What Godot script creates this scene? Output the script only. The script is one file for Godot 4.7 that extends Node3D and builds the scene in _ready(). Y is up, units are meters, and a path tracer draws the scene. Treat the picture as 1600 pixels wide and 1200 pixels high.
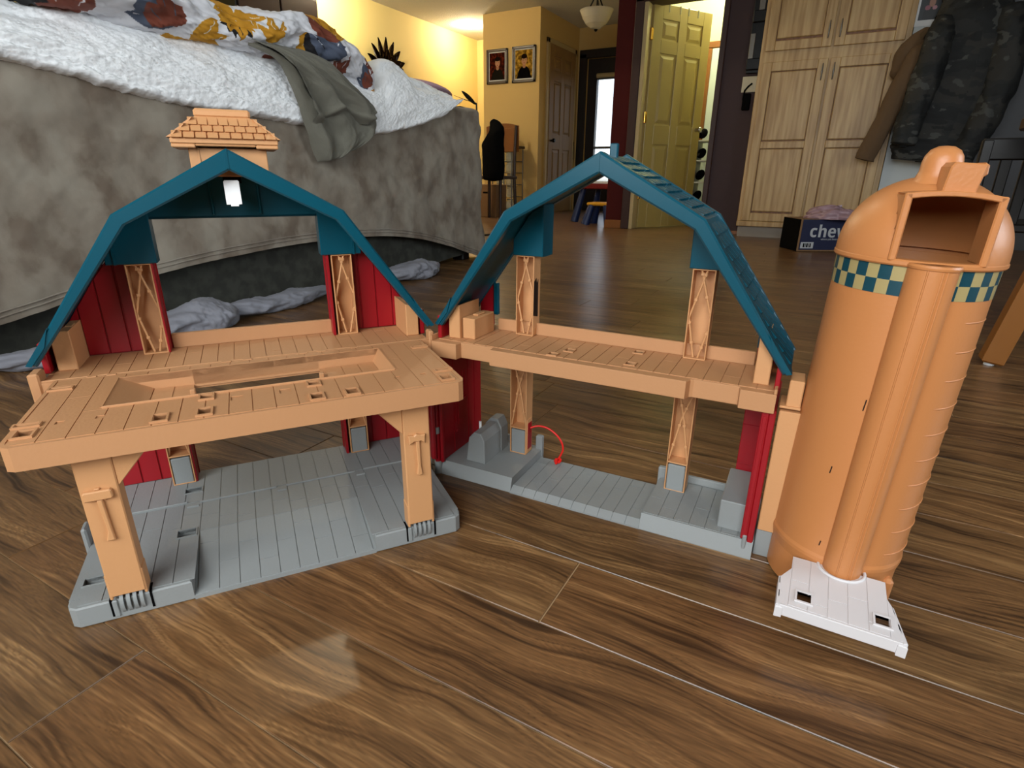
extends Node3D

# ---------------------------------------------------------------- mesh builder
class B:
	var v := PackedVector3Array()
	var n := PackedVector3Array()
	var t := PackedVector2Array()
	var T := Transform3D()

	func tri(a: Vector3, b: Vector3, c: Vector3, ua := Vector2.ZERO, ub := Vector2.ZERO, uc := Vector2.ZERO) -> void:
		a = T * a; b = T * b; c = T * c
		var nn := (b - a).cross(c - a)
		if nn.length_squared() < 1e-20:
			return
		nn = nn.normalized()
		v.append(a); v.append(c); v.append(b)
		n.append(nn); n.append(nn); n.append(nn)
		t.append(ua); t.append(uc); t.append(ub)

	func quad(a: Vector3, b: Vector3, c: Vector3, d: Vector3, u := Rect2()) -> void:
		var u0 := u.position
		var u1 := Vector2(u.end.x, u.position.y)
		var u2 := u.end
		var u3 := Vector2(u.position.x, u.end.y)
		tri(a, b, c, u0, u1, u2)
		tri(a, c, d, u0, u2, u3)

	# box between two corners with chamfered edges
	func box(lo: Vector3, hi: Vector3, b := 0.0) -> B:
		if b <= 0.0:
			quad(Vector3(lo.x, lo.y, hi.z), Vector3(hi.x, lo.y, hi.z), Vector3(hi.x, hi.y, hi.z), Vector3(lo.x, hi.y, hi.z))
			quad(Vector3(hi.x, lo.y, lo.z), Vector3(lo.x, lo.y, lo.z), Vector3(lo.x, hi.y, lo.z), Vector3(hi.x, hi.y, lo.z))
			quad(Vector3(lo.x, lo.y, lo.z), Vector3(lo.x, lo.y, hi.z), Vector3(lo.x, hi.y, hi.z), Vector3(lo.x, hi.y, lo.z))
			quad(Vector3(hi.x, lo.y, hi.z), Vector3(hi.x, lo.y, lo.z), Vector3(hi.x, hi.y, lo.z), Vector3(hi.x, hi.y, hi.z))
			quad(Vector3(lo.x, hi.y, hi.z), Vector3(hi.x, hi.y, hi.z), Vector3(hi.x, hi.y, lo.z), Vector3(lo.x, hi.y, lo.z))
			quad(Vector3(lo.x, lo.y, lo.z), Vector3(hi.x, lo.y, lo.z), Vector3(hi.x, lo.y, hi.z), Vector3(lo.x, lo.y, hi.z))
			return self
		b = minf(b, 0.45 * minf(hi.x - lo.x, minf(hi.y - lo.y, hi.z - lo.z)))
		var m := (lo + hi) * 0.5
		var h := (hi - lo) * 0.5
		for ax in 3:
			var a1 := (ax + 1) % 3
			var a2 := (ax + 2) % 3
			for s in [-1.0, 1.0]:
				var q: Array[Vector3] = []
				for k in [[-1.0, -1.0], [1.0, -1.0], [1.0, 1.0], [-1.0, 1.0]]:
					var p := m
					p[ax] += s * h[ax]
					p[a1] += k[0] * (h[a1] - b)
					p[a2] += k[1] * (h[a2] - b)
					q.append(p)
				if s > 0: quad(q[0], q[1], q[2], q[3])
				else: quad(q[3], q[2], q[1], q[0])
			# edges along ax
			for s1 in [-1.0, 1.0]:
				for s2 in [-1.0, 1.0]:
					var e: Array[Vector3] = []
					for k in [[0, -1.0], [1, -1.0], [1, 1.0], [0, 1.0]]:
						var p := m
						p[ax] += k[1] * (h[ax] - b)
						p[a1] += s1 * (h[a1] - (b if k[0] == 1 else 0.0))
						p[a2] += s2 * (h[a2] - (0.0 if k[0] == 1 else b))
						e.append(p)
					outq(e[0], e[1], e[2], e[3], m)
		for sx in [-1.0, 1.0]:
			for sy in [-1.0, 1.0]:
				for sz in [-1.0, 1.0]:
					var s := Vector3(sx, sy, sz)
					var p0 := m + s * (h - Vector3(0, b, b))
					var p1 := m + s * (h - Vector3(b, 0, b))
					var p2 := m + s * (h - Vector3(b, b, 0))
					if (p1 - p0).cross(p2 - p0).dot(s) > 0: tri(p0, p1, p2)
					else: tri(p0, p2, p1)
		return self

	func outq(a: Vector3, b: Vector3, c: Vector3, d: Vector3, from: Vector3) -> void:
		if (b - a).cross(c - a).dot((a + c) * 0.5 - from) > 0: quad(a, b, c, d)
		else: quad(d, c, b, a)

	static func inset(p: PackedVector2Array, b: float) -> PackedVector2Array:
		var o := PackedVector2Array()
		var c := p.size()
		for i in c:
			var d0 := (p[i] - p[(i + c - 1) % c]).normalized()
			var d1 := (p[(i + 1) % c] - p[i]).normalized()
			var n0 := Vector2(-d0.y, d0.x)
			var n1 := Vector2(-d1.y, d1.x)
			var mm := n0 + n1
			var l := maxf(mm.dot(n0), 0.35)
			o.append(p[i] + mm / l * b)
		return o

	# polygon (counter-clockwise in x,y) extruded from z0 to z1
	func prism(p: PackedVector2Array, z0: float, z1: float, b := 0.0) -> B:
		var area := 0.0
		for i in p.size():
			area += p[i].cross(p[(i + 1) % p.size()])
		if area < 0: p.reverse()
		var f := inset(p, b) if b > 0 else p
		var ix := Geometry2D.triangulate_polygon(f)
		for i in range(0, ix.size(), 3):
			var a := f[ix[i]]; var bb := f[ix[i + 1]]; var c := f[ix[i + 2]]
			if (bb - a).cross(c - a) < 0:
				var w := bb; bb = c; c = w
			tri(Vector3(a.x, a.y, z1), Vector3(bb.x, bb.y, z1), Vector3(c.x, c.y, z1))
			tri(Vector3(a.x, a.y, z0), Vector3(c.x, c.y, z0), Vector3(bb.x, bb.y, z0))
		for i in p.size():
			var j := (i + 1) % p.size()
			quad(Vector3(p[i].x, p[i].y, z0 + b), Vector3(p[j].x, p[j].y, z0 + b), Vector3(p[j].x, p[j].y, z1 - b), Vector3(p[i].x, p[i].y, z1 - b))
			if b > 0:
				quad(Vector3(p[i].x, p[i].y, z1 - b), Vector3(p[j].x, p[j].y, z1 - b), Vector3(f[j].x, f[j].y, z1), Vector3(f[i].x, f[i].y, z1))
				quad(Vector3(f[i].x, f[i].y, z0), Vector3(f[j].x, f[j].y, z0), Vector3(p[j].x, p[j].y, z0 + b), Vector3(p[i].x, p[i].y, z0 + b))
		return self

	# slab over a rectangle in x,z with rectangles [x0,x1,z0,z1,height] of other heights (NAN: a hole)
	func slab(x0: float, x1: float, z0: float, z1: float, y0: float, y1: float, rects := []) -> B:
		var xs := [x0, x1]; var zs := [z0, z1]
		for r in rects:
			for k in 2:
				if r[k] > x0 + 1e-5 and r[k] < x1 - 1e-5: xs.append(r[k])
				if r[k + 2] > z0 + 1e-5 and r[k + 2] < z1 - 1e-5: zs.append(r[k + 2])
		xs = uniq(xs); zs = uniq(zs)
		var nx := xs.size() - 1; var nz := zs.size() - 1
		var hh := []
		for i in nx:
			var row := []
			for j in nz:
				var cx: float = (xs[i] + xs[i + 1]) * 0.5; var cz: float = (zs[j] + zs[j + 1]) * 0.5
				var h := y1
				for r in rects:
					if cx > r[0] and cx < r[1] and cz > r[2] and cz < r[3]: h = r[4]
				row.append(h)
			hh.append(row)
		var at := func(i: int, j: int) -> float:
			if i < 0 or j < 0 or i >= nx or j >= nz or is_nan(hh[i][j]): return y0
			return hh[i][j]
		for i in nx:
			for j in nz:
				var h: float = hh[i][j]
				if is_nan(h): continue
				var a: float = xs[i]; var b: float = xs[i + 1]; var c: float = zs[j]; var d: float = zs[j + 1]
				quad(Vector3(a, h, d), Vector3(b, h, d), Vector3(b, h, c), Vector3(a, h, c))
				quad(Vector3(a, y0, c), Vector3(b, y0, c), Vector3(b, y0, d), Vector3(a, y0, d))
				var l: float = at.call(i - 1, j)
				if l < h: quad(Vector3(a, l, c), Vector3(a, l, d), Vector3(a, h, d), Vector3(a, h, c))
				l = at.call(i + 1, j)
				if l < h: quad(Vector3(b, l, d), Vector3(b, l, c), Vector3(b, h, c), Vector3(b, h, d))
				l = at.call(i, j - 1)
				if l < h: quad(Vector3(b, l, c), Vector3(a, l, c), Vector3(a, h, c), Vector3(b, h, c))
				l = at.call(i, j + 1)
				if l < h: quad(Vector3(a, l, d), Vector3(b, l, d), Vector3(b, h, d), Vector3(a, h, d))
		return self

	static func uniq(a: Array) -> Array:
		a.sort()
		var o := [a[0]]
		for x in a:
			if x - o[-1] > 1e-5: o.append(x)
		return o

	# smooth grid; f(u, v) with the outside on the side of du x dv
	func grid(f: Callable, nu: int, nv: int, wrap := false, us := 1.0, vs := 1.0) -> B:
		var p: Array[Vector3] = []
		for i in nu + 1:
			for j in nv + 1:
				p.append(T * (f.call(float(i) / nu, float(j) / nv) as Vector3))
		var w := nv + 1
		var nn: Array[Vector3] = []
		for i in nu + 1:
			for j in nv + 1:
				var i0 := maxi(i - 1, 0); var i1 := mini(i + 1, nu)
				if wrap and (i == 0 or i == nu):
					i0 = nu - 1; i1 = 1
				var du := p[i1 * w + j] - p[i0 * w + j]
				var dv := p[i * w + mini(j + 1, nv)] - p[i * w + maxi(j - 1, 0)]
				nn.append(du.cross(dv).normalized())
		for i in nu:
			for j in nv:
				for k in [[i, j], [i + 1, j + 1], [i + 1, j], [i, j], [i, j + 1], [i + 1, j + 1]]:
					var q: int = k[0] * w + k[1]
					v.append(p[q]); n.append(nn[q]); t.append(Vector2(us * k[0] / nu, vs * k[1] / nv))
		return self

	# surface of revolution about y; profile points (radius, height) from bottom to top on the outside
	func lathe(pr: PackedVector2Array, seg := 32, smooth := false, a0 := 0.0, a1 := TAU) -> B:
		var full := is_equal_approx(a1 - a0, TAU)
		if smooth:
			return grid(func(u: float, w: float):
				var k: float = w * (pr.size() - 1)
				var i := mini(int(k), pr.size() - 2)
				var q := pr[i].lerp(pr[i + 1], k - i)
				var a: float = a0 + (a1 - a0) * u
				return Vector3(q.x * sin(a), q.y, q.x * cos(a)), seg, pr.size() - 1, full)
		for k in pr.size() - 1:
			var q0 := pr[k]; var q1 := pr[k + 1]
			grid(func(u: float, w: float):
				var q := q0.lerp(q1, w)
				var a: float = a0 + (a1 - a0) * u
				return Vector3(q.x * sin(a), q.y, q.x * cos(a)), seg, 1, full)
		return self

	func tube(path: PackedVector3Array, r, seg := 8) -> B:
		var fr: Array[Basis] = []
		var up := Vector3.UP
		for i in path.size():
			var d := (path[mini(i + 1, path.size() - 1)] - path[maxi(i - 1, 0)]).normalized()
			if absf(d.dot(up)) > 0.95: up = Vector3.RIGHT if i == 0 else fr[-1].x
			var x := up.cross(d).normalized()
			var y := d.cross(x)
			up = y
			fr.append(Basis(x, y, d))
		var m := path.size() - 1
		grid(func(u: float, w: float):
			var k := int(round(w * m))
			var rr: float = r[k] if r is Array or r is PackedFloat32Array else r
			return path[k] + fr[k] * Vector3(cos(u * TAU), sin(u * TAU), 0) * rr, seg, m, true)
		for e in [0, m]:
			var rr: float = r[e] if r is Array or r is PackedFloat32Array else r
			for i in seg:
				var a := fr[e] * Vector3(cos(TAU * i / seg), sin(TAU * i / seg), 0) * rr
				var b := fr[e] * Vector3(cos(TAU * (i + 1) / seg), sin(TAU * (i + 1) / seg), 0) * rr
				if e == 0: tri(path[e], path[e] + b, path[e] + a)
				else: tri(path[e], path[e] + a, path[e] + b)
		return self

	func disc(c: Vector3, r: float, seg := 24, up := true) -> B:
		for i in seg:
			var a := c + Vector3(sin(TAU * i / seg), 0, cos(TAU * i / seg)) * r
			var b := c + Vector3(sin(TAU * (i + 1) / seg), 0, cos(TAU * (i + 1) / seg)) * r
			if up: tri(c, a, b)
			else: tri(c, b, a)
		return self

	func mesh() -> ArrayMesh:
		var a := []
		a.resize(Mesh.ARRAY_MAX)
		a[Mesh.ARRAY_VERTEX] = v; a[Mesh.ARRAY_NORMAL] = n; a[Mesh.ARRAY_TEX_UV] = t
		var m := ArrayMesh.new()
		m.add_surface_from_arrays(Mesh.PRIMITIVE_TRIANGLES, a)
		return m


# ---------------------------------------------------------------- scene helpers
var taken := {}
var M := {}
var rng := RandomNumberGenerator.new()
var noise := FastNoiseLite.new()

func numbered(called: String) -> String:
	if not taken.has(called):
		taken[called] = 0
		return called
	taken[called] += 1
	return "%s_%03d" % [called, taken[called]]

func tag(o: Node3D, label: String, category: String, group := "") -> Node3D:
	o.set_meta("label", label)
	o.set_meta("category", category)
	if group: o.set_meta("group", group)
	return o

func thing(called: String, label: String, category: String, at := Vector3.ZERO, turn := 0.0, group := "") -> Node3D:
	var o := Node3D.new()
	o.name = numbered(called)
	add_child(o)
	o.position = at
	o.rotation.y = turn
	return tag(o, label, category, group)

func part(parent: Node, called: String, b, m: Material, xf := Transform3D()) -> MeshInstance3D:
	var o := MeshInstance3D.new()
	o.mesh = b.mesh() if b is B else b
	o.material_override = m
	o.name = numbered(called) if parent == self else called
	o.transform = xf
	parent.add_child(o, true)
	return o

func struct(called: String, b, m: Material, label := "") -> MeshInstance3D:
	var o := part(self, called, b, m)
	o.set_meta("kind", "structure")
	if label:
		o.set_meta("label", label)
	return o

func nb() -> B:
	return B.new()

func bx(lo: Vector3, hi: Vector3, b := 0.0) -> B:
	return B.new().box(lo, hi, b)

func V(x: float, y: float, z: float) -> Vector3:
	return Vector3(x, y, z)

func poly(a: Array) -> PackedVector2Array:
	var p := PackedVector2Array()
	for i in range(0, a.size(), 2): p.append(Vector2(a[i], a[i + 1]))
	return p

func mat(called: String, c: Color, rough := 0.5, metal := 0.0) -> StandardMaterial3D:
	var m := StandardMaterial3D.new()
	m.resource_name = called
	m.albedo_color = c
	m.roughness = rough
	m.metallic = metal
	M[called] = m
	return m

func noise_tex(freq: float, ramp: Array, sd := 1, size := 256, octaves := 4, as_normal := false, warp := 0.0) -> NoiseTexture2D:
	var f := FastNoiseLite.new()
	f.seed = sd
	f.frequency = freq
	f.fractal_octaves = octaves
	f.noise_type = FastNoiseLite.TYPE_SIMPLEX_SMOOTH
	if warp > 0:
		f.domain_warp_enabled = true
		f.domain_warp_amplitude = warp
		f.domain_warp_frequency = freq
	var t := NoiseTexture2D.new()
	t.width = size; t.height = size
	t.seamless = true
	t.noise = f
	t.as_normal_map = as_normal
	if ramp.size() > 0:
		var g := Gradient.new()
		var offs := PackedFloat32Array(); var cols := PackedColorArray()
		for r in ramp:
			offs.append(r[0]); cols.append(r[1])
		g.offsets = offs; g.colors = cols
		t.color_ramp = g
	return t

func tri_tex(m: StandardMaterial3D, t: Texture2D, scale: Vector3) -> void:
	m.albedo_texture = t
	m.uv1_triplanar = true
	m.uv1_scale = scale

func bump(m: StandardMaterial3D, t: Texture2D, cm: float) -> void:
	m.heightmap_enabled = true
	m.heightmap_texture = t
	m.heightmap_scale = cm

func grey(a := 0.0, b := 1.0) -> Array:
	return [[0.0, Color(a, a, a)], [1.0, Color(b, b, b)]]


# ---------------------------------------------------------------- textures computed here
func lay(a: float, b: float, x: float) -> float:
	return clampf((x - a) / (b - a), 0.0, 1.0)

func floor_picture() -> ImageTexture:
	var W := 1536; var strips := 10; var H := 100
	var data := PackedByteArray()
	data.resize(W * H * strips * 3)
	var f := FastNoiseLite.new()
	f.noise_type = FastNoiseLite.TYPE_SIMPLEX_SMOOTH
	f.fractal_octaves = 3
	f.frequency = 1.0
	var fine := FastNoiseLite.new()
	fine.noise_type = FastNoiseLite.TYPE_SIMPLEX_SMOOTH
	fine.fractal_octaves = 2
	fine.frequency = 1.0
	var k := 0
	for s in strips:
		var tone := -0.07 + 0.14 * float((s * 7) % 10) / 9.0
		var warm := 0.5 + 0.5 * sin(s * 2.3)
		for j in H:
			var y := float(j) / H
			for i in W:
				var x := float(i) / W * 10.4
				var oy := s * 13.7
				var w := f.get_noise_2d(x * 0.30 + oy, y * 0.9 + oy)
				var band := f.get_noise_2d(x * 0.16 - oy, (y + w * 0.20) * 4.6 + oy)
				var streak := fine.get_noise_2d(x * 0.34 + oy * 2.0, (y + w * 0.16) * 24.0)
				var vein := fine.get_noise_2d(x * 0.20 + oy * 3.0, (y + w * 0.20) * 11.0 - oy)
				vein = pow(1.0 - minf(absf(vein) * 3.2, 1.0), 4.0) * smoothstep(-0.1, 0.35, band)
				var pore := fine.get_noise_2d(x * 2.2 - oy, y * 70.0 + w * 6.0)
				var cloud := f.get_noise_2d(x * 0.5 + 31.0, y * 1.4 - oy)
				var b := 0.51 + band * 0.42 + streak * 0.30 + cloud * 0.18 + tone - vein * 0.30
				var c := Vector3(55, 37, 22).lerp(Vector3(108, 78, 48), smoothstep(0.02, 0.52, b))
				c = c.lerp(Vector3(156, 120, 78), smoothstep(0.5, 1.05, b))
				c *= 1.0 + pore * 0.20
				c = c.lerp(c * Vector3(1.04, 0.94, 0.90), warm * 0.4)
				data[k] = clampi(int(c.x), 0, 255); data[k + 1] = clampi(int(c.y), 0, 255); data[k + 2] = clampi(int(c.z), 0, 255)
				k += 3
	return ImageTexture.create_from_image(Image.create_from_data(W, H * strips, false, Image.FORMAT_RGB8, data))

func floral_picture() -> ImageTexture:
	var im := Image.create(512, 256, false, Image.FORMAT_RGB8)
	im.fill(Color(0.86, 0.86, 0.88))
	var r := RandomNumberGenerator.new()
	r.seed = 11
	var cols := [Color(0.47, 0.23, 0.16), Color(0.74, 0.52, 0.10), Color(0.06, 0.05, 0.06), Color(0.47, 0.23, 0.16), Color(0.74, 0.52, 0.10), Color(0.30, 0.33, 0.40)]
	for q in 30:
		var c: Color = cols[q % cols.size()]
		var cx := r.randf() * 512.0; var cy := r.randf() * 256.0
		var n := 5 if q % 2 == 0 else 3
		var a0 := r.randf() * TAU
		var big := 1.0 if c.v > 0.1 else 0.6
		for p in n:
			var a := a0 + (p - n * 0.5) * 0.55
			var L := (44.0 + r.randf() * 34.0) * big
			var w := (12.0 + r.randf() * 7.0) * big
			var d := Vector2(cos(a), sin(a))
			for yy in range(int(cy - L), int(cy + L) + 1):
				for xx in range(int(cx - L), int(cx + L) + 1):
					var o := Vector2(xx - cx, yy - cy)
					var u := o.dot(d) / L
					if u > 0.0 and u < 1.0:
						var side := absf(o.cross(d))
						if side < w * sin(PI * pow(u, 0.75)) and not (side < 0.7 and c.v > 0.1 and u < 0.8):
							im.set_pixel(posmod(xx, 512), posmod(yy, 256), c)
	return ImageTexture.create_from_image(im)

func checks_picture() -> ImageTexture:
	var im := Image.create(40 * 16, 32, false, Image.FORMAT_RGB8)
	for i in 40:
		for j in 2:
			var dark := (i + j) % 2 == 0
			im.fill_rect(Rect2i(i * 16, j * 16, 16, 16), Color(0.04, 0.24, 0.29) if dark else Color(0.64, 0.57, 0.38))
	return ImageTexture.create_from_image(im)

func ell(im: Image, cx: float, cy: float, rx: float, ry: float, c: Color) -> void:
	for y in range(maxi(0, int(cy - ry)), mini(im.get_height(), int(cy + ry) + 1)):
		for x in range(maxi(0, int(cx - rx)), mini(im.get_width(), int(cx + rx) + 1)):
			if pow((x - cx) / rx, 2) + pow((y - cy) / ry, 2) < 1.0: im.set_pixel(x, y, c)

func portrait_picture(bg: Array, shirt: Color, hair: Color, sd: int) -> ImageTexture:
	var im := Image.create(96, 132, false, Image.FORMAT_RGB8)
	var f := FastNoiseLite.new()
	f.seed = sd; f.frequency = 0.045
	for y in 132:
		for x in 96:
			var k := clampf(0.5 + f.get_noise_2d(x, y) * 1.1, 0, 1)
			im.set_pixel(x, y, (bg[0] as Color).lerp(bg[1], k))
	ell(im, 50, 122, 36, 48, shirt)
	ell(im, 50, 132, 40, 36, shirt)
	ell(im, 50, 74, 9, 10, Color(0.62, 0.45, 0.34))
	ell(im, 50, 38, 17, 20, hair)
	ell(im, 50, 48, 15, 21, Color(0.68, 0.50, 0.38))
	ell(im, 50, 30, 16, 11, hair)
	ell(im, 44, 47, 2, 1.6, Color(0.15, 0.1, 0.08)); ell(im, 56, 47, 2, 1.6, Color(0.15, 0.1, 0.08))
	ell(im, 50, 60, 5, 1.6, Color(0.5, 0.25, 0.22))
	return ImageTexture.create_from_image(im)

func card_picture() -> ImageTexture:
	var im := Image.create(128, 96, false, Image.FORMAT_RGB8)
	im.fill(Color(0.12, 0.14, 0.17))
	for s in [36, 92]:
		ell(im, s, 84, 24, 26, Color(0.06, 0.07, 0.09))
		ell(im, s, 44, 13, 16, Color(0.25, 0.18, 0.15))
		ell(im, s, 48, 10, 13, Color(0.66, 0.48, 0.40))
		ell(im, s - 12, 62, 9, 7, Color(0.62, 0.36, 0.42)); ell(im, s + 10, 63, 8, 6, Color(0.7, 0.5, 0.55))
	return ImageTexture.create_from_image(im)

func camo_picture() -> ImageTexture:
	var im := Image.create(256, 256, false, Image.FORMAT_RGB8)
	var f := FastNoiseLite.new()
	f.seed = 5; f.frequency = 0.012; f.fractal_octaves = 4
	var g := FastNoiseLite.new()
	g.seed = 9; g.frequency = 0.03; g.fractal_octaves = 4
	for y in 256:
		for x in 256:
			var a := f.get_noise_2d(x * 1.6, y * 0.7); var b := g.get_noise_2d(x, y * 0.45)
			var c := Color(0.085, 0.09, 0.085)
			if a > 0.1: c = Color(0.14, 0.13, 0.115)
			if a < -0.16: c = Color(0.035, 0.04, 0.045)
			if b > 0.34: c = Color(0.24, 0.24, 0.23)
			if b < -0.3: c = Color(0.02, 0.02, 0.025)
			im.set_pixel(x, y, c)
	return ImageTexture.create_from_image(im)


func materials() -> void:
	mat("tan_plastic", Color(0.79, 0.575, 0.385), 0.48)
	mat("tan_deck_plastic", Color(0.73, 0.525, 0.355), 0.55)
	mat("silo_plastic", Color(0.75, 0.485, 0.28), 0.40)
	mat("teal_plastic", Color(0.0, 0.28, 0.345), 0.28)
	mat("red_plastic", Color(0.58, 0.03, 0.085), 0.40)
	mat("grey_plastic", Color(0.54, 0.55, 0.545), 0.50)
	mat("pale_grey_plastic", Color(0.84, 0.82, 0.82), 0.45)
	mat("white_sticker", Color(0.97, 0.97, 0.97), 0.5)
	mat("dark_sticker", Color(0.13, 0.09, 0.08), 0.35)
	mat("hose_red", Color(0.85, 0.10, 0.06), 0.35)
	for k in ["tan_plastic", "tan_deck_plastic", "silo_plastic", "grey_plastic"]:
		var g: StandardMaterial3D = M[k]
		g.heightmap_enabled = true
		g.heightmap_texture = noise_tex(0.08, [], 21, 256, 3)
		g.heightmap_scale = 0.012
		g.uv1_triplanar = true
		g.uv1_scale = V(9, 9, 9)
	var m := mat("laminate", Color.WHITE, 0.30)
	m.albedo_texture = floor_picture()
	m.metallic_specular = 0.5
	mat("joint", Color(0.72, 0.60, 0.45), 0.6)
	m = mat("suede", Color.WHITE, 0.85)
	tri_tex(m, noise_tex(0.011, [[0.22, Color(0.40, 0.345, 0.29)], [0.45, Color(0.50, 0.455, 0.40)], [0.75, Color(0.565, 0.53, 0.475)]], 3, 512, 5, false, 30.0), V(1.0, 0.75, 1.0))
	m.rim_enabled = true; m.rim = 0.3; m.rim_tint = 0.6
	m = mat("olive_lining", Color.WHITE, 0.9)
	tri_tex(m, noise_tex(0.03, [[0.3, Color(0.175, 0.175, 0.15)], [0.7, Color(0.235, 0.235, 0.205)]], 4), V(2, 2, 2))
	m = mat("fleece", Color.WHITE, 0.95)
	tri_tex(m, noise_tex(0.05, [[0.2, Color(0.93, 0.935, 0.94)], [0.6, Color(0.97, 0.975, 0.98)]], 6, 256, 5), V(3, 3, 3))
	bump(m, noise_tex(0.05, [], 7, 256, 5), 0.22)
	m.rim_enabled = true; m.rim = 0.5
	m = mat("olive_fleece", Color(0.43, 0.42, 0.375), 0.92)
	bump(m, noise_tex(0.2, [], 8, 256, 3), 0.12)
	m.uv1_triplanar = true; m.uv1_scale = V(6, 6, 6)
	m.rim_enabled = true; m.rim = 0.4
	m = mat("grey_cloth", Color(0.50, 0.50, 0.53), 0.7)
	m.rim_enabled = true; m.rim = 0.3
	m = mat("floral", Color.WHITE, 0.8)
	m.albedo_texture = floral_picture()
	mat("mauve_cloth", Color(0.74, 0.60, 0.66), 0.85)
	m = mat("yellow_paint", Color(0.87, 0.79, 0.53), 0.75)
	m = mat("hall_paint", Color(0.80, 0.67, 0.42), 0.75)
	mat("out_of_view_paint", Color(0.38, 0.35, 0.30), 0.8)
	m = mat("cream_paint", Color(0.86, 0.84, 0.66), 0.75)
	m = mat("white_paint", Color(0.80, 0.82, 0.82), 0.7)
	m = mat("maroon_paint", Color(0.27, 0.09, 0.085), 0.75)
	m.metallic_specular = 0.2
	m = mat("ceiling_paint", Color(0.84, 0.83, 0.80), 0.95)
	bump(m, noise_tex(0.12, [], 12, 256, 4), 0.7)
	m.uv1_triplanar = true; m.uv1_scale = V(2.5, 2.5, 2.5)
	m = mat("oak", Color.WHITE, 0.42)
	tri_tex(m, noise_tex(0.02, [[0.15, Color(0.62, 0.47, 0.26)], [0.5, Color(0.70, 0.56, 0.35)], [0.9, Color(0.76, 0.63, 0.42)]], 14, 512, 4), V(2.4, 0.16, 2.4))
	m = mat("oak_groove", Color.WHITE, 0.5)
	tri_tex(m, noise_tex(0.02, [[0.2, Color(0.40, 0.24, 0.11)], [0.85, Color(0.52, 0.33, 0.17)]], 15), V(5.0, 0.45, 5.0))
	m = mat("door_tan", Color(0.64, 0.545, 0.31), 0.32)
	m = mat("hall_door_tan", Color(0.56, 0.43, 0.26), 0.55)
	m = mat("casing_cream", Color(0.72, 0.63, 0.45), 0.45)
	mat("casing_dark", Color(0.21, 0.11, 0.085), 0.5)
	mat("casing_oak", Color(0.50, 0.30, 0.13), 0.4)
	mat("front_door_dark", Color(0.085, 0.05, 0.04), 0.4)
	mat("toe_kick", Color(0.55, 0.50, 0.44), 0.5)
	mat("brass", Color(0.80, 0.62, 0.30), 0.25, 1.0)
	mat("chrome", Color(0.75, 0.74, 0.72), 0.2, 1.0)
	mat("black_metal", Color(0.04, 0.032, 0.03), 0.35, 0.4)
	mat("bronze_petal", Color(0.10, 0.045, 0.025), 0.22, 0.7)
	mat("wire", Color(0.45, 0.43, 0.40), 0.35, 0.8)
	mat("black_cloth", Color(0.05, 0.048, 0.05), 0.95)
	M.black_cloth.metallic_specular = 0.1
	mat("walnut", Color(0.19, 0.095, 0.05), 0.4)
	mat("honey_wood", Color(0.55, 0.34, 0.13), 0.35)
	mat("dark_wood", Color(0.055, 0.035, 0.028), 0.45)
	mat("cardboard", Color(0.50, 0.37, 0.24), 0.85)
	mat("navy_print", Color(0.05, 0.075, 0.22), 0.55)
	mat("black_print", Color(0.03, 0.028, 0.03), 0.7)
	M.black_print.metallic_specular = 0.15
	mat("white_print", Color(0.72, 0.72, 0.72), 0.6)
	mat("canvas_brown", Color(0.36, 0.27, 0.175), 0.9)
	m = mat("camo_cloth", Color.WHITE, 0.75)
	m.albedo_texture = camo_picture()
	mat("collar_olive", Color(0.32, 0.25, 0.16), 0.95)
	m = mat("teal_glass", Color(0.12, 0.45, 0.40, 0.35), 0.05)
	m.refraction_enabled = true; m.refraction_scale = 0.05
	m = mat("jar_glass", Color(0.75, 0.80, 0.78, 0.35), 0.1)
	m.transparency = BaseMaterial3D.TRANSPARENCY_ALPHA
	m = mat("pane_glass", Color(0.95, 0.97, 0.97, 0.06), 0.02)
	m.transparency = BaseMaterial3D.TRANSPARENCY_ALPHA
	m = mat("bag_plastic", Color(0.62, 0.50, 0.53, 0.8), 0.3)
	mat("purple_petal", Color(0.35, 0.16, 0.36), 0.6)
	mat("light_plate", Color(0.78, 0.74, 0.62), 0.4)
	m = mat("lamp_glass", Color(0.80, 0.77, 0.70), 0.35)
	m.backlight_enabled = true; m.backlight = Color(0.5, 0.5, 0.5)
	m = mat("lamp_glow", Color(1, 0.96, 0.88), 0.5)
	m.emission_enabled = true; m.emission = Color(1.0, 0.93, 0.80); m.emission_energy_multiplier = 2.4
	mat("blue_toy", Color(0.06, 0.14, 0.32), 0.45)
	mat("red_toy", Color(0.45, 0.05, 0.05), 0.4)
	mat("yellow_toy", Color(0.85, 0.60, 0.12), 0.4)
	mat("white_toy", Color(0.85, 0.85, 0.85), 0.35)
	mat("shelf_white", Color(0.78, 0.76, 0.72), 0.5)


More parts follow.
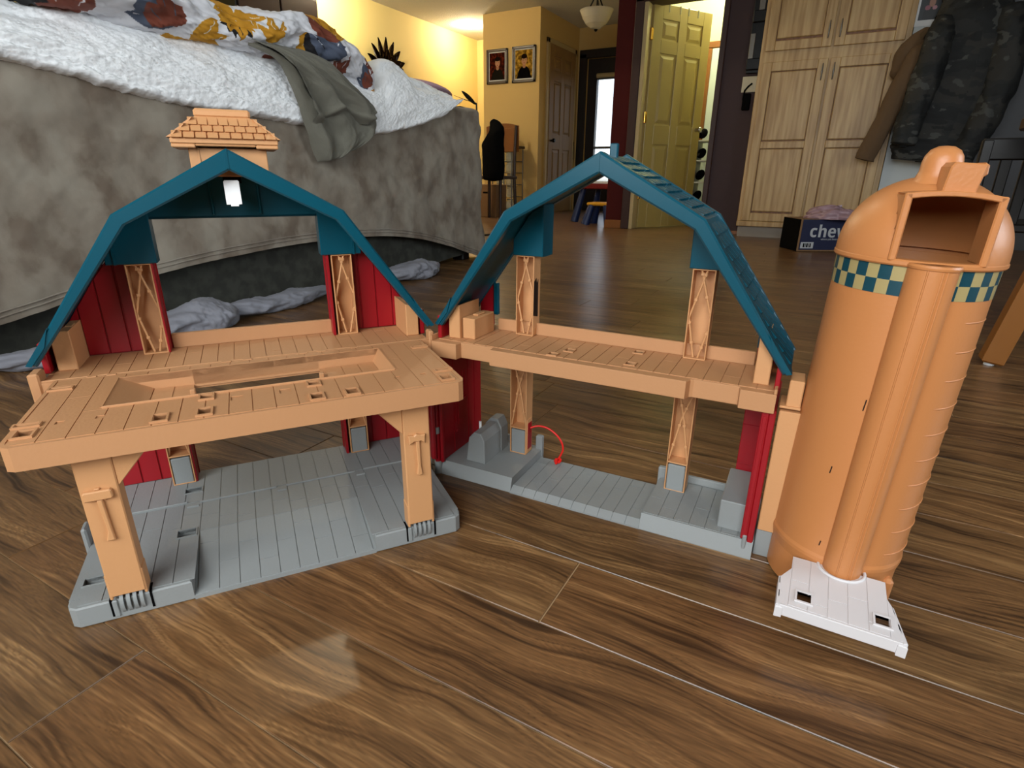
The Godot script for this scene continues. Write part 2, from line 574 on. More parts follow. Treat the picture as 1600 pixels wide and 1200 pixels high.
# ---------------------------------------------------------------- everything
func _ready() -> void:
	rng.seed = 7
	noise.seed = 2
	noise.frequency = 1.0
	# camera
	var cam := Camera3D.new()
	cam.name = "camera"
	cam.fov = 68.79
	cam.near = 0.02
	cam.transform = Transform3D(Basis(V(0.875, 0.007, -0.484), V(-0.174, 0.937, -0.302), V(0.452, 0.349, 0.821)).orthonormalized(), V(0, 0.46, 0))
	add_child(cam)
	cam.current = true
	# sky and exposure
	var env := Environment.new()
	env.background_mode = Environment.BG_SKY
	var sky := Sky.new()
	var sm := ProceduralSkyMaterial.new()
	sm.sky_top_color = Color(0.72, 0.80, 0.90); sm.sky_horizon_color = Color(0.93, 0.95, 0.96)
	sm.ground_horizon_color = Color(0.75, 0.77, 0.74); sm.ground_bottom_color = Color(0.45, 0.46, 0.42)
	sm.sky_energy_multiplier = 1.5; sm.ground_energy_multiplier = 1.3
	sky.sky_material = sm
	env.sky = sky
	env.tonemap_mode = Environment.TONE_MAPPER_LINEAR
	env.tonemap_exposure = 1.0
	env.sdfgi_enabled = true; env.ssao_enabled = true; env.ssil_enabled = true
	var we := WorldEnvironment.new()
	we.name = "world_environment"
	we.environment = env
	add_child(we)
	# daylight through the two windows of the room, one behind the camera and one on the right
	window_light(V(-0.1, 1.28, 1.28), V(-0.1, 0.98, 0.0), Vector2(2.0, 1.14), Color(0.98, 1.0, 1.0), 6.6)
	window_light(V(2.34, 1.2, -1.3), V(0.0, 0.95, -1.5), Vector2(1.5, 1.2), Color(0.92, 0.97, 1.0), 3.6)
	materials()
	room()
	floor_planks()
	barn()
	silo()
	sofa()
	background()

func window_light(at: Vector3, to: Vector3, size: Vector2, c: Color, e: float) -> void:
	var l := AreaLight3D.new()
	l.name = "window_daylight"
	l.area_size = size
	l.light_color = c
	l.light_energy = e
	l.shadow_enabled = true
	l.area_range = 20.0
	add_child(l, true)
	l.look_at_from_position(at, to, Vector3.UP)

func omni(at: Vector3, c: Color, e: float, size := 0.05) -> void:
	var l := OmniLight3D.new()
	l.name = "lamp_light"
	l.position = at
	l.light_color = c
	l.light_energy = e
	l.light_size = size
	l.omni_range = 20.0
	l.omni_attenuation = 2.0
	l.shadow_enabled = true
	add_child(l, true)

func spot(at: Vector3, to: Vector3, c: Color, e: float, angle: float) -> void:
	var l := SpotLight3D.new()
	l.name = "lamp_light"
	l.light_color = c
	l.light_energy = e
	l.light_size = 0.05
	l.spot_angle = angle
	l.spot_angle_attenuation = 0.7
	l.spot_range = 20.0
	l.spot_attenuation = 2.0
	l.shadow_enabled = true
	add_child(l, true)
	l.look_at_from_position(at, to, V(0, 0, 1))


# ---------------------------------------------------------------- room shell
const CEIL := 2.26
const HIGH := 3.5   # unseen ceiling over the toys, raised to cut light bounced from above

func room() -> void:
	# ceiling and walls with thickness; openings are the gaps between pieces
	struct("ceiling", bx(V(-5.1, CEIL, -8.1), V(2.6, CEIL + 0.12, -4.3)), M.ceiling_paint)
	struct("unseen_ceiling_raised", bx(V(-5.1, HIGH, -4.42), V(2.6, HIGH + 0.12, 1.5)), M.ceiling_paint)  # height made up out of view so less light bounces down
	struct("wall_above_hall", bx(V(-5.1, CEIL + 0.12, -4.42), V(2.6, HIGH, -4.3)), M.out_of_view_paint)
	struct("wall_left", nb().box(V(-5.05, 0, -7.9), V(-4.9, CEIL, -4.3)).box(V(-5.05, 0, -4.3), V(-4.9, HIGH, 1.45)), M.yellow_paint)
	struct("wall_recess", bx(V(-4.9, 0, -7.92), V(-4.1, CEIL, -7.8)), M.yellow_paint)
	struct("wall_closet", bx(V(-4.1, 0, -7.92), V(-3.33, CEIL, -6.67)), M.hall_paint)
	# wall with the front door
	var w := nb()
	w.box(V(-3.33, 0, -7.98), V(-3.20, CEIL, -7.82)); w.box(V(-2.52, 0, -7.98), V(-0.7, CEIL, -7.82))
	w.box(V(-3.20, 1.90, -7.98), V(-2.52, CEIL, -7.82))
	struct("wall_hall", w, M.hall_paint)
	struct("wall_red_end", bx(V(-1.895, 0, -5.42), V(-1.74, CEIL, -5.26)), M.maroon_paint)
	struct("wall_red", bx(V(-0.985, 0, -5.42), V(-0.705, CEIL, -5.26)), mat("plum_paint", Color(0.215, 0.13, 0.13), 0.7))
	struct("wall_header", bx(V(-1.74, 1.86, -5.42), V(-0.985, CEIL, -5.26)), M.maroon_paint)
	struct("wall_hall_side", bx(V(-1.895, 0, -7.82), V(-1.80, CEIL, -5.42)), M.cream_paint)
	struct("wall_closet_room", bx(V(-1.80, 0, -6.75), V(-0.70, CEIL, -6.62)), M.cream_paint)
	struct("wall_closet_room_right", bx(V(-0.92, 0, -6.62), V(-0.80, CEIL, -5.42)), M.cream_paint)
	struct("wall_back", bx(V(-0.705, 0, -5.62), V(0.245, CEIL, -5.5)), M.white_paint)
	struct("wall_kitchen", bx(V(0.245, 0, -5.62), V(0.66, CEIL, -5.14)), M.white_paint)
	struct("wall_kitchen_shaded", bx(V(0.66, 0, -5.62), V(2.5, CEIL, -5.15)), mat("shade_grey_paint", Color(0.33, 0.33, 0.34), 0.8))  # white wall continued, its shadow painted in as grey
	# walls out of view, with the two windows that let the day in
	var r := nb()
	r.box(V(2.4, 0, -5.2), V(2.55, CEIL, -4.3)); r.box(V(2.4, 0, -4.3), V(2.55, HIGH, -2.05)); r.box(V(2.4, 0, -0.55), V(2.55, HIGH, 1.45))
	r.box(V(2.4, 0, -2.05), V(2.55, 0.6, -0.55)); r.box(V(2.4, 1.8, -2.05), V(2.55, HIGH, -0.55))
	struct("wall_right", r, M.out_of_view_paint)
	r = nb()
	r.box(V(-5.05, 0, 1.32), V(-1.1, HIGH, 1.47)); r.box(V(0.9, 0, 1.32), V(2.55, HIGH, 1.47))
	r.box(V(-1.1, 0, 1.32), V(0.9, 0.68, 1.47)); r.box(V(-1.1, 1.92, 1.32), V(0.9, HIGH, 1.47))
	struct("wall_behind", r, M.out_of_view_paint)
	var g := struct("window_1", bx(V(-1.1, 0.68, 1.40), V(0.9, 1.92, 1.406)), M.pane_glass)
	part(g, "window_frame", nb().box(V(-0.12, 0.68, 1.38), V(-0.08, 1.92, 1.43)).box(V(-1.1, 0.68, 1.38), V(0.9, 0.71, 1.43)).box(V(-1.1, 1.89, 1.38), V(0.9, 1.92, 1.43)), M.white_paint)
	g = struct("window_2", bx(V(2.46, 0.6, -2.05), V(2.466, 1.8, -0.55)), M.pane_glass)
	part(g, "window_frame", nb().box(V(2.44, 0.6, -1.33), V(2.49, 1.8, -1.27)).box(V(2.44, 0.6, -2.05), V(2.49, 0.64, -0.55)).box(V(2.44, 1.76, -2.05), V(2.49, 1.8, -0.55)), M.white_paint)
	# trims
	struct("trim_1", bx(V(-1.74, 0, -5.43), V(-1.665, 1.86, -5.235), 0.006), M.casing_dark)
	struct("trim_2", bx(V(-1.668, 0, -5.44), V(-1.632, 1.86, -5.245), 0.004), M.casing_cream)
	struct("trim_3", bx(V(-1.03, 0, -5.43), V(-0.985, 1.86, -5.235), 0.006), M.casing_dark)
	struct("trim_4", bx(V(-1.74, 1.80, -5.43), V(-0.985, 1.87, -5.235), 0.006), M.casing_dark)
	struct("baseboard_red", nb().box(V(-1.90, 0, -5.26), V(-1.74, 0.075, -5.245), 0.003).box(V(-0.985, 0, -5.26), V(-0.705, 0.03, -5.248), 0.003), M.casing_oak)
	struct("baseboard_left", bx(V(-4.9, 0, -7.8), V(-4.885, 0.07, 1.15), 0.003), M.casing_cream)
	struct("baseboard_closet", bx(V(-4.1, 0, -6.67), V(-3.33, 0.07, -6.655), 0.003), M.casing_cream)
	# front door with its tall glass
	var d := struct("door_1", nb().box(V(-3.20, 0, -7.93), V(-3.07, 1.90, -7.86)).box(V(-2.77, 0, -7.93), V(-2.52, 1.90, -7.86)).box(V(-3.07, 1.66, -7.93), V(-2.77, 1.90, -7.86)).box(V(-3.07, 0, -7.93), V(-2.77, 0.30, -7.86)), M.front_door_dark)
	part(d, "pane", bx(V(-3.07, 0.84, -7.90), V(-2.77, 1.66, -7.895)), M.pane_glass)
	part(d, "pane", bx(V(-3.07, 0.30, -7.90), V(-2.77, 0.81, -7.895)), M.pane_glass)
	part(d, "glazing_bar", bx(V(-3.07, 0.81, -7.905), V(-2.77, 0.84, -7.885), 0.003), M.wire)
	part(d, "blind_roll", nb().tube(PackedVector3Array([V(-3.07, 1.70, -7.855), V(-2.77, 1.70, -7.855)]), 0.028, 12), M.casing_cream)
	struct("trim_5", nb().box(V(-3.30, 0, -7.83), V(-3.20, 1.95, -7.78), 0.006).box(V(-2.52, 0, -7.83), V(-2.40, 1.95, -7.78), 0.006).box(V(-3.30, 1.90, -7.83), V(-2.40, 2.0, -7.78), 0.006), M.front_door_dark)
	# closed hall door in the side of the closet
	var xf := Transform3D(Basis(Vector3.UP, PI / 2), V(-3.315, 0.005, -6.895))
	d = panel_door("door_2", 0.76, 1.93, M.hall_door_tan, xf)
	part(d, "door_knob", nb().tube(PackedVector3Array([V(0.06, 0.87, 0.02), V(0.06, 0.87, 0.045), V(0.06, 0.87, 0.055), V(0.06, 0.87, 0.08)]), [0.012, 0.012, 0.026, 0.018], 12), M.black_metal)
	struct("trim_6", nb().box(V(-3.33, 0, -6.895), V(-3.305, 1.99, -6.84), 0.004).box(V(-3.33, 0, -7.71), V(-3.305, 1.99, -7.655), 0.004).box(V(-3.33, 1.935, -7.71), V(-3.305, 1.99, -6.84), 0.004), M.casing_cream)
	# open door into the closet room
	xf = Transform3D(Basis(Vector3.UP, deg_to_rad(60.0)), V(-1.628, 0.008, -5.36))
	d = panel_door("door_3", 0.70, 1.81, M.door_tan, xf)
	part(d, "door_knob", nb().tube(PackedVector3Array([V(0.645, 0.865, 0.018), V(0.645, 0.865, 0.045), V(0.645, 0.865, 0.05), V(0.645, 0.865, 0.07), V(0.645, 0.865, 0.078)]), [0.02, 0.012, 0.022, 0.026, 0.015], 14), M.chrome)
	for y in [0.30, 0.94, 1.58]:
		part(d, "hinge", bx(V(-0.022, y - 0.045, 0.0), V(0.006, y + 0.045, 0.024), 0.003), M.brass)
	for x in [0.17, 0.30, 0.40, 0.52]:
		part(d, "hook_strap", nb().box(V(x - 0.006, 1.755, 0.018), V(x + 0.006, 1.813, 0.021)).box(V(x - 0.006, 1.811, -0.02), V(x + 0.006, 1.814, 0.021)), M.wire)
	# white closed door at the end of the closet room
	d = struct("door_4", bx(V(-1.36, 0.004, -6.61), V(-0.925, 1.665, -6.585), 0.004), M.white_paint)
	struct("trim_7", nb().box(V(-1.42, 0, -6.62), V(-1.36, 1.665, -6.575), 0.006).box(V(-1.42, 1.665, -6.62), V(-0.925, 1.725, -6.575), 0.006), M.casing_oak)

func panel_door(called: String, w: float, h: float, m: Material, xf: Transform3D) -> MeshInstance3D:
	# x from hinge to free edge, front face towards +z
	var b := nb()
	var st := w * 0.15
	var mid := w * 0.13
	var rails := [[0.0, 0.12], [0.40, 0.49], [0.80, 0.855], [0.94, 1.0]]
	b.box(V(0.0, 0.0, -0.018), V(w, h, 0.006))
	for x in [[0.0, st], [w / 2 - mid / 2, w / 2 + mid / 2], [w - st, w]]:
		b.box(V(x[0], 0, 0.006), V(x[1], h, 0.018), 0.002)
	for r in rails:
		for x in [[st, w / 2 - mid / 2], [w / 2 + mid / 2, w - st]]:
			b.box(V(x[0], r[0] * h, 0.006), V(x[1], r[1] * h, 0.018), 0.002)
	var o := struct(called, b, m)
	o.transform = xf
	for k in 3:
		for x in [[st, w / 2 - mid / 2], [w / 2 + mid / 2, w - st]]:
			var lo := V(x[0] + 0.014, rails[k][1] * h + 0.014, 0.0055)
			var hi := V(x[1] - 0.014, rails[k + 1][0] * h - 0.014, 0.0165)
			var p := poly([lo.x, lo.y, hi.x, lo.y, hi.x, hi.y, lo.x, hi.y])
			var q := B.inset(p, 0.026)
			var g := nb()
			for i in 4:
				var j := (i + 1) % 4
				g.quad(V(p[i].x, p[i].y, lo.z), V(p[j].x, p[j].y, lo.z), V(q[j].x, q[j].y, hi.z), V(q[i].x, q[i].y, hi.z))
			g.quad(V(q[0].x, q[0].y, hi.z), V(q[1].x, q[1].y, hi.z), V(q[2].x, q[2].y, hi.z), V(q[3].x, q[3].y, hi.z))
			part(o, "panel", g, m)
	return o

func floor_planks() -> void:
	var fl := struct("floor", bx(V(-5.1, -0.12, -8.1), V(2.6, -0.0016, 2.6)), M.joint)
	var w := 0.1164; var L := 1.213; var gap := 0.0007
	var known := {0: -0.543, 1: -0.844, 2: 0.25, 3: -0.207, 4: -0.75, 5: -0.70, 6: -0.80, 7: -0.45, 8: -0.512, 13: -0.9, 14: -0.515}
	var far := nb()
	for i in range(-22, 69):
		var z1 := -0.0925 - w * i      # nearer edge
		var z0 := z1 - w
		var off: float = known.get(i, fposmod(i * 0.47 + 0.21 * sin(i * 1.7), L))
		var x = off - ceil((off + 5.1) / L) * L
		while x < 2.5:
			var a := maxf(x, -5.1); var b := minf(x + L, 2.55)
			if b - a > 0.02 and z0 > -8.1 and z1 < 2.55:
				var s := rng.randi_range(0, 9)
				var flip := rng.randf() < 0.5
				var slide := rng.randf() * 0.02
				var u0 = (a - x) / L * 0.96 + slide; var u1 = (b - x) / L * 0.96 + slide
				if flip:
					u0 = 1.0 - u0; u1 = 1.0 - u1
				var v0 := (s + 0.03) / 10.0; var v1 := (s + 0.97) / 10.0
				if rng.randf() < 0.5:
					var q := v0; v0 = v1; v1 = q
				var mid := (a + b) * 0.5; var mz := (z0 + z1) * 0.5
				var seen := mz > -4.3 and mz < -0.09 and b > mz * 1.55 - 0.35 and a < 0.18 - mz * 0.30
				var g := nb() if seen else far
				plank(g, a + gap, b - gap, z0 + gap, z1 - gap, u0, u1, v0, v1)
				if seen:
					part(fl, "plank", g, M.laminate)
			x += L
	var o := part(fl, "distant_planks", far, M.laminate)
	o.set_meta("kind", "stuff")

func plank(g: B, a: float, b: float, z0: float, z1: float, u0: float, u1: float, v0: float, v1: float) -> void:
	var e := 0.0007; var y := 0.0; var yl := -0.0009; var yb := -0.0016
	g.quad(V(a + e, y, z1 - e), V(b - e, y, z1 - e), V(b - e, y, z0 + e), V(a + e, y, z0 + e), Rect2(u0, v0, u1 - u0, v1 - v0))
	g.quad(V(a, yl, z1), V(b, yl, z1), V(b - e, y, z1 - e), V(a + e, y, z1 - e), Rect2(u0, v0, u1 - u0, 0))
	g.quad(V(b, yl, z0), V(a, yl, z0), V(a + e, y, z0 + e), V(b - e, y, z0 + e), Rect2(u1, v1, u0 - u1, 0))
	g.quad(V(a, yl, z0), V(a, yl, z1), V(a + e, y, z1 - e), V(a + e, y, z0 + e), Rect2(u0, v0, 0, v1 - v0))
	g.quad(V(b, yl, z1), V(b, yl, z0), V(b - e, y, z0 + e), V(b - e, y, z1 - e), Rect2(u1, v0, 0, v1 - v0))
	g.quad(V(a, yb, z1), V(b, yb, z1), V(b, yl, z1), V(a, yl, z1), Rect2(u0, v0, u1 - u0, 0))
	g.quad(V(b, yb, z1), V(b, yb, z0), V(b, yl, z0), V(b, yl, z1), Rect2(u1, v0, 0, v1 - v0))
	g.quad(V(a, yb, z0), V(a, yb, z1), V(a, yl, z1), V(a, yl, z0), Rect2(u0, v0, 0, v1 - v0))
	g.quad(V(b, yb, z0), V(a, yb, z0), V(a, yl, z0), V(b, yl, z0), Rect2(u0, v0, u1 - u0, 0))

# ---------------------------------------------------------------- the toy barn, two hinged halves
const FLOOR2 := 0.2275     # top of the upper floor
const STEP := 0.026

func boards(parent: Node, m: Material, xs: Array, z0: float, z1: float, y: float, rects: Array, joints: Dictionary, called := "board") -> void:
	for i in xs.size() - 1:
		var cuts: Array = [z0]
		if joints.has(i):
			for q in joints[i]: cuts.append(q)
		cuts.append(z1)
		for k in cuts.size() - 1:
			part(parent, called, nb().slab(xs[i] + 0.0005, xs[i + 1] - 0.0005, cuts[k] + 0.0005, cuts[k + 1] - 0.0005, y - 0.0009, y, rects), m)

func ring_frame(g: B, x0: float, x1: float, z0: float, z1: float, y: float, w := 0.0022, h := 0.0016, down := 0.012) -> void:
	for r in [[x0 - w, x1 + w, z0 - w, z0], [x0 - w, x1 + w, z1, z1 + w], [x0 - w, x0, z0, z1], [x1, x1 + w, z0, z1]]:
		g.box(V(r[0], y - down, r[2]), V(r[1], y + h, r[3]), 0.0)

func pillar(root: Node, xf: Transform3D, cx: float, y0: float, y1: float, zf: float, upper: bool) -> void:
	var w := 0.0148; var d := 0.024; var t := 0.0018
	var g := nb()
	g.box(V(cx - w, y0, zf - d), V(cx + w, y1, zf - d + t), 0.0005)
	g.box(V(cx - w, y0, zf - d), V(cx - w + t, y1, zf), 0.0006)
	g.box(V(cx + w - t, y0, zf - d), V(cx + w, y1, zf), 0.0006)
	g.box(V(cx - w, y0, zf - d), V(cx + w, y0 + t, zf), 0.0005)
	g.box(V(cx - w, y1 - t, zf - d), V(cx + w, y1, zf), 0.0005)
	if not upper:
		g.box(V(cx - w, y0 + 0.045, zf - d), V(cx + w, y0 + 0.047, zf), 0.0005)
	var p := part(root, "pillar", g, M.tan_plastic, xf)
	# lattice of thin bars with small joints
	var lat := nb()
	var a := cx - w + t; var b := cx + w - t
	var h := y1 - y0; var zb := zf - 0.004
	var lines: Array
	if upper:
		lines = [[cx - 0.004, 1.0, b, 0.52], [cx + 0.004, 1.0, a, 0.46], [a, 0.46, cx - 0.002, 0.02], [b, 0.34, cx + 0.004, 0.02]]
	else:
		lines = [[a, 0.95, cx + 0.002, 0.62], [b, 0.9, cx - 0.002, 0.62], [cx + 0.002, 0.62, b, 0.27], [cx - 0.002, 0.62, a, 0.27]]
	for l in lines:
		lat.tube(PackedVector3Array([V(l[0], y0 + l[1] * h, zb), V(l[2], y0 + l[3] * h, zb)]), 0.0016, 6)
		for f in [0.12, 0.62]:
			lat.box(V(lerpf(l[0], l[2], f) - 0.0022, y0 + lerpf(l[1], l[3], f) * h - 0.0022, zb - 0.0022), V(lerpf(l[0], l[2], f) + 0.0022, y0 + lerpf(l[1], l[3], f) * h + 0.0022, zb + 0.0022), 0.0006)
	part(p, "lattice", lat, M.tan_plastic)
	if not upper:
		part(p, "foot_block", bx(V(cx - w + t + 0.0006, y0, zf - d + t), V(cx + w - t - 0.0006, y0 + 0.0425, zf - 0.0005), 0.0012), M.grey_plastic)

func gambrel(e: float, dy := 0.0) -> Array:
	# outer outline moved inward by e, from left eave over the ridge to the right eave
	var k := 0.1285 - e * 0.50; var ky := 0.4155 - e * 0.58
	var r := 0.4875 - e * 1.13
	var ex := 0.2435 - e * 0.45; var ey := 0.2500 - e * 0.10
	return [Vector2(-ex, ey + dy), Vector2(-k, ky + dy), Vector2(0, r + dy), Vector2(k, ky + dy), Vector2(ex, ey + dy)]

func gambrel_band(e0: float, e1: float) -> PackedVector2Array:
	var p := PackedVector2Array()
	var o := gambrel(e0); var i := gambrel(e1)
	o.reverse()
	for q in o: p.append(q)
	for q in i: p.append(q)
	return p

func roof(root: Node, xf: Transform3D, single: bool) -> MeshInstance3D:
	var g := nb()
	# thick front fascia, thin shell behind it, raised back rim
	g.prism(gambrel_band(0.0, 0.0215), -0.012, 0.0, 0.0022)
	g.prism(gambrel_band(0.0032, 0.0075), -0.108, -0.012)
	g.prism(gambrel_band(0.0, 0.0095), -0.118, -0.108, 0.001)
	g.prism(gambrel_band(0.0004, 0.0095), -0.019, -0.012)
	# small wedge at each eave end of the fascia
	for s in [-1.0, 1.0]:
		g.prism(poly([s * 0.2435, 0.2505, s * 0.2380, 0.2490, s * 0.2215, 0.2700, s * 0.2140, 0.2930, s * 0.2230, 0.2790]), -0.001, 0.0016)
	var o := part(root, "roof", g, M.teal_plastic, xf)
	var rest := nb()
	var outl := gambrel(0.0032)
	for seg in [[2, 3], [3, 4], [2, 1], [1, 0]]:
		var a: Vector2 = outl[seg[0]]; var b: Vector2 = outl[seg[1]]
		var d := (b - a).normalized(); var nrm := Vector2(-d.y, d.x) * (1.0 if b.x > a.x else -1.0)
		var L := (b - a).length()
		var n := int(L / 0.0175)
		var steep: bool = seg[0] != 2
		for i in n:
			for j in 4:
				var sh := nb()
				var s0 := 0.006 + i * (L - 0.010) / n; var s1 := s0 + (L - 0.010) / n - 0.0022
				var z0 := -0.105 + j * 0.0213 + (0.004 if i % 2 == 1 and j > 0 else 0.0); var z1 := z0 + 0.0182
				if z1 > -0.0205: z1 = -0.0205
				var up := nrm * 0.0030
				var lo := nrm * (0.0008 if steep else 0.0012)
				var p0 := a + d * s0; var p1 := a + d * s1
				var q := [p0 - nrm * 0.001, p1 - nrm * 0.001, p1 + up, p0 + lo]
				sh.prism(PackedVector2Array(q), z0, z1)
				if single and seg[1] > seg[0]:
					part(o, "roof_shingle", sh, M.teal_plastic)
				else:
					rest.v.append_array(sh.v); rest.n.append_array(sh.n); rest.t.append_array(sh.t)
	part(o, "shingles", rest, M.teal_plastic).set_meta("kind", "stuff")
	# seams at the ridge and the lower ends
	part(o, "ridge_seam", bx(V(-0.0006, 0.4642, -0.002), V(0.0006, 0.4868, 0.0006)), M.teal_plastic)
	return o

func lock_shape(outer: float, inner: float, y: float, z0: float, z1: float) -> B:
	var mid := (outer + inner) * 0.5
	var f := func(x: float) -> float: return minf(y, under_roof(x) - 0.0015)
	var g := nb().prism(PackedVector2Array([Vector2(outer, FLOOR2), Vector2(inner, FLOOR2), Vector2(inner, f.call(inner)), Vector2(mid, f.call(mid)), Vector2(outer, f.call(outer))]), z0, z1, 0.0010)
	var q: float = f.call(inner)
	return g.box(V(minf(inner, mid) + 0.001, q - 0.004, (z0 + z1) * 0.5 - 0.010), V(maxf(inner, mid) - 0.001, minf(q + 0.002, f.call(mid) + 0.001), (z0 + z1) * 0.5 + 0.008), 0.0006)

func under_roof(x: float) -> float:
	var i := gambrel(0.0085)
	x = absf(x)
	if x < i[3].x: return lerpf(i[2].y, i[3].y, x / i[3].x)
	return lerpf(i[3].y, i[4].y, (x - i[3].x) / (i[4].x - i[3].x))

func wall_boards(root: Node, xf: Transform3D, xs: Array, y0: float, y1: float, z: float, sloped: bool) -> void:
	# red back panel made of upright boards under the roof slope
	var g := nb()
	var top := func(x: float) -> float: return minf(y1, under_roof(x)) if sloped else y1
	var x0: float = xs[0]; var x1: float = xs[-1]
	g.prism(PackedVector2Array([Vector2(x0, y0), Vector2(x1, y0), Vector2(x1, top.call(x1)), Vector2((x0 + x1) / 2, top.call((x0 + x1) / 2)), Vector2(x0, top.call(x0))]), z - 0.004, z)
	var o := part(root, "back_panel", g, M.red_plastic, xf)
	for i in xs.size() - 1:
		var a: float = xs[i] + 0.0007; var b: float = xs[i + 1] - 0.0007
		part(o, "wall_board", nb().prism(PackedVector2Array([Vector2(a, y0 + 0.001), Vector2(b, y0 + 0.001), Vector2(b, top.call(b) - 0.001), Vector2(a, top.call(a) - 0.001)]), z - 0.001, z + 0.0022, 0.0008), M.red_plastic)

func barn() -> void:
	var hinge := V(-0.50, 0, -0.657)
	var root := thing("toy_barn", "open two-storey toy barn with teal gambrel roofs, tan floors and grey bases", "toy barn", hinge)
	var inv := Transform3D(Basis(), -hinge)
	var L := inv * Transform3D(Basis(Vector3.UP, deg_to_rad(53.7105)), V(-0.6386, 0, -0.4608))
	var Q := inv * Transform3D(Basis(Vector3.UP, deg_to_rad(1.694)), V(-0.2545, 0, -0.6724))
	barn_left(root, L)
	barn_right(root, Q)
	# red hinge posts where the halves meet, on grey pins
	var g := nb()
	g.tube(PackedVector3Array([V(-0.2445, 0.021, 0.006), V(-0.2445, 0.204, 0.006)]), 0.0052, 10)
	g.box(V(-0.2380, 0.021, 0.002), V(-0.2325, 0.204, 0.0095), 0.0015)
	g.box(V(-0.2490, 0.150, 0.001), V(-0.2400, 0.158, 0.013), 0.001)
	var hp := part(root, "hinge_post", g, M.red_plastic, Q)
	part(hp, "hinge_pin", nb().tube(PackedVector3Array([V(-0.2445, 0.0, 0.006), V(-0.2445, 0.022, 0.006)]), 0.0066, 10), M.grey_plastic)
	part(hp, "hinge_pin", nb().tube(PackedVector3Array([V(-0.2445, 0.072, 0.008), V(-0.2445, 0.083, 0.008)]), 0.0056, 10), M.grey_plastic)
	g = nb()
	g.tube(PackedVector3Array([V(0.2345, 0.030, 0.000), V(0.2345, 0.204, 0.000)]), 0.0045, 10)
	part(root, "hinge_post", g, M.red_plastic, L)

func side_wall(root: Node, xf: Transform3D, x0: float, x1: float, y0: float, y1: float, z0: float, z1: float) -> MeshInstance3D:
	return part(root, "side_wall", bx(V(x0, y0, z0), V(x1, y1, z1), 0.001), M.red_plastic, xf)

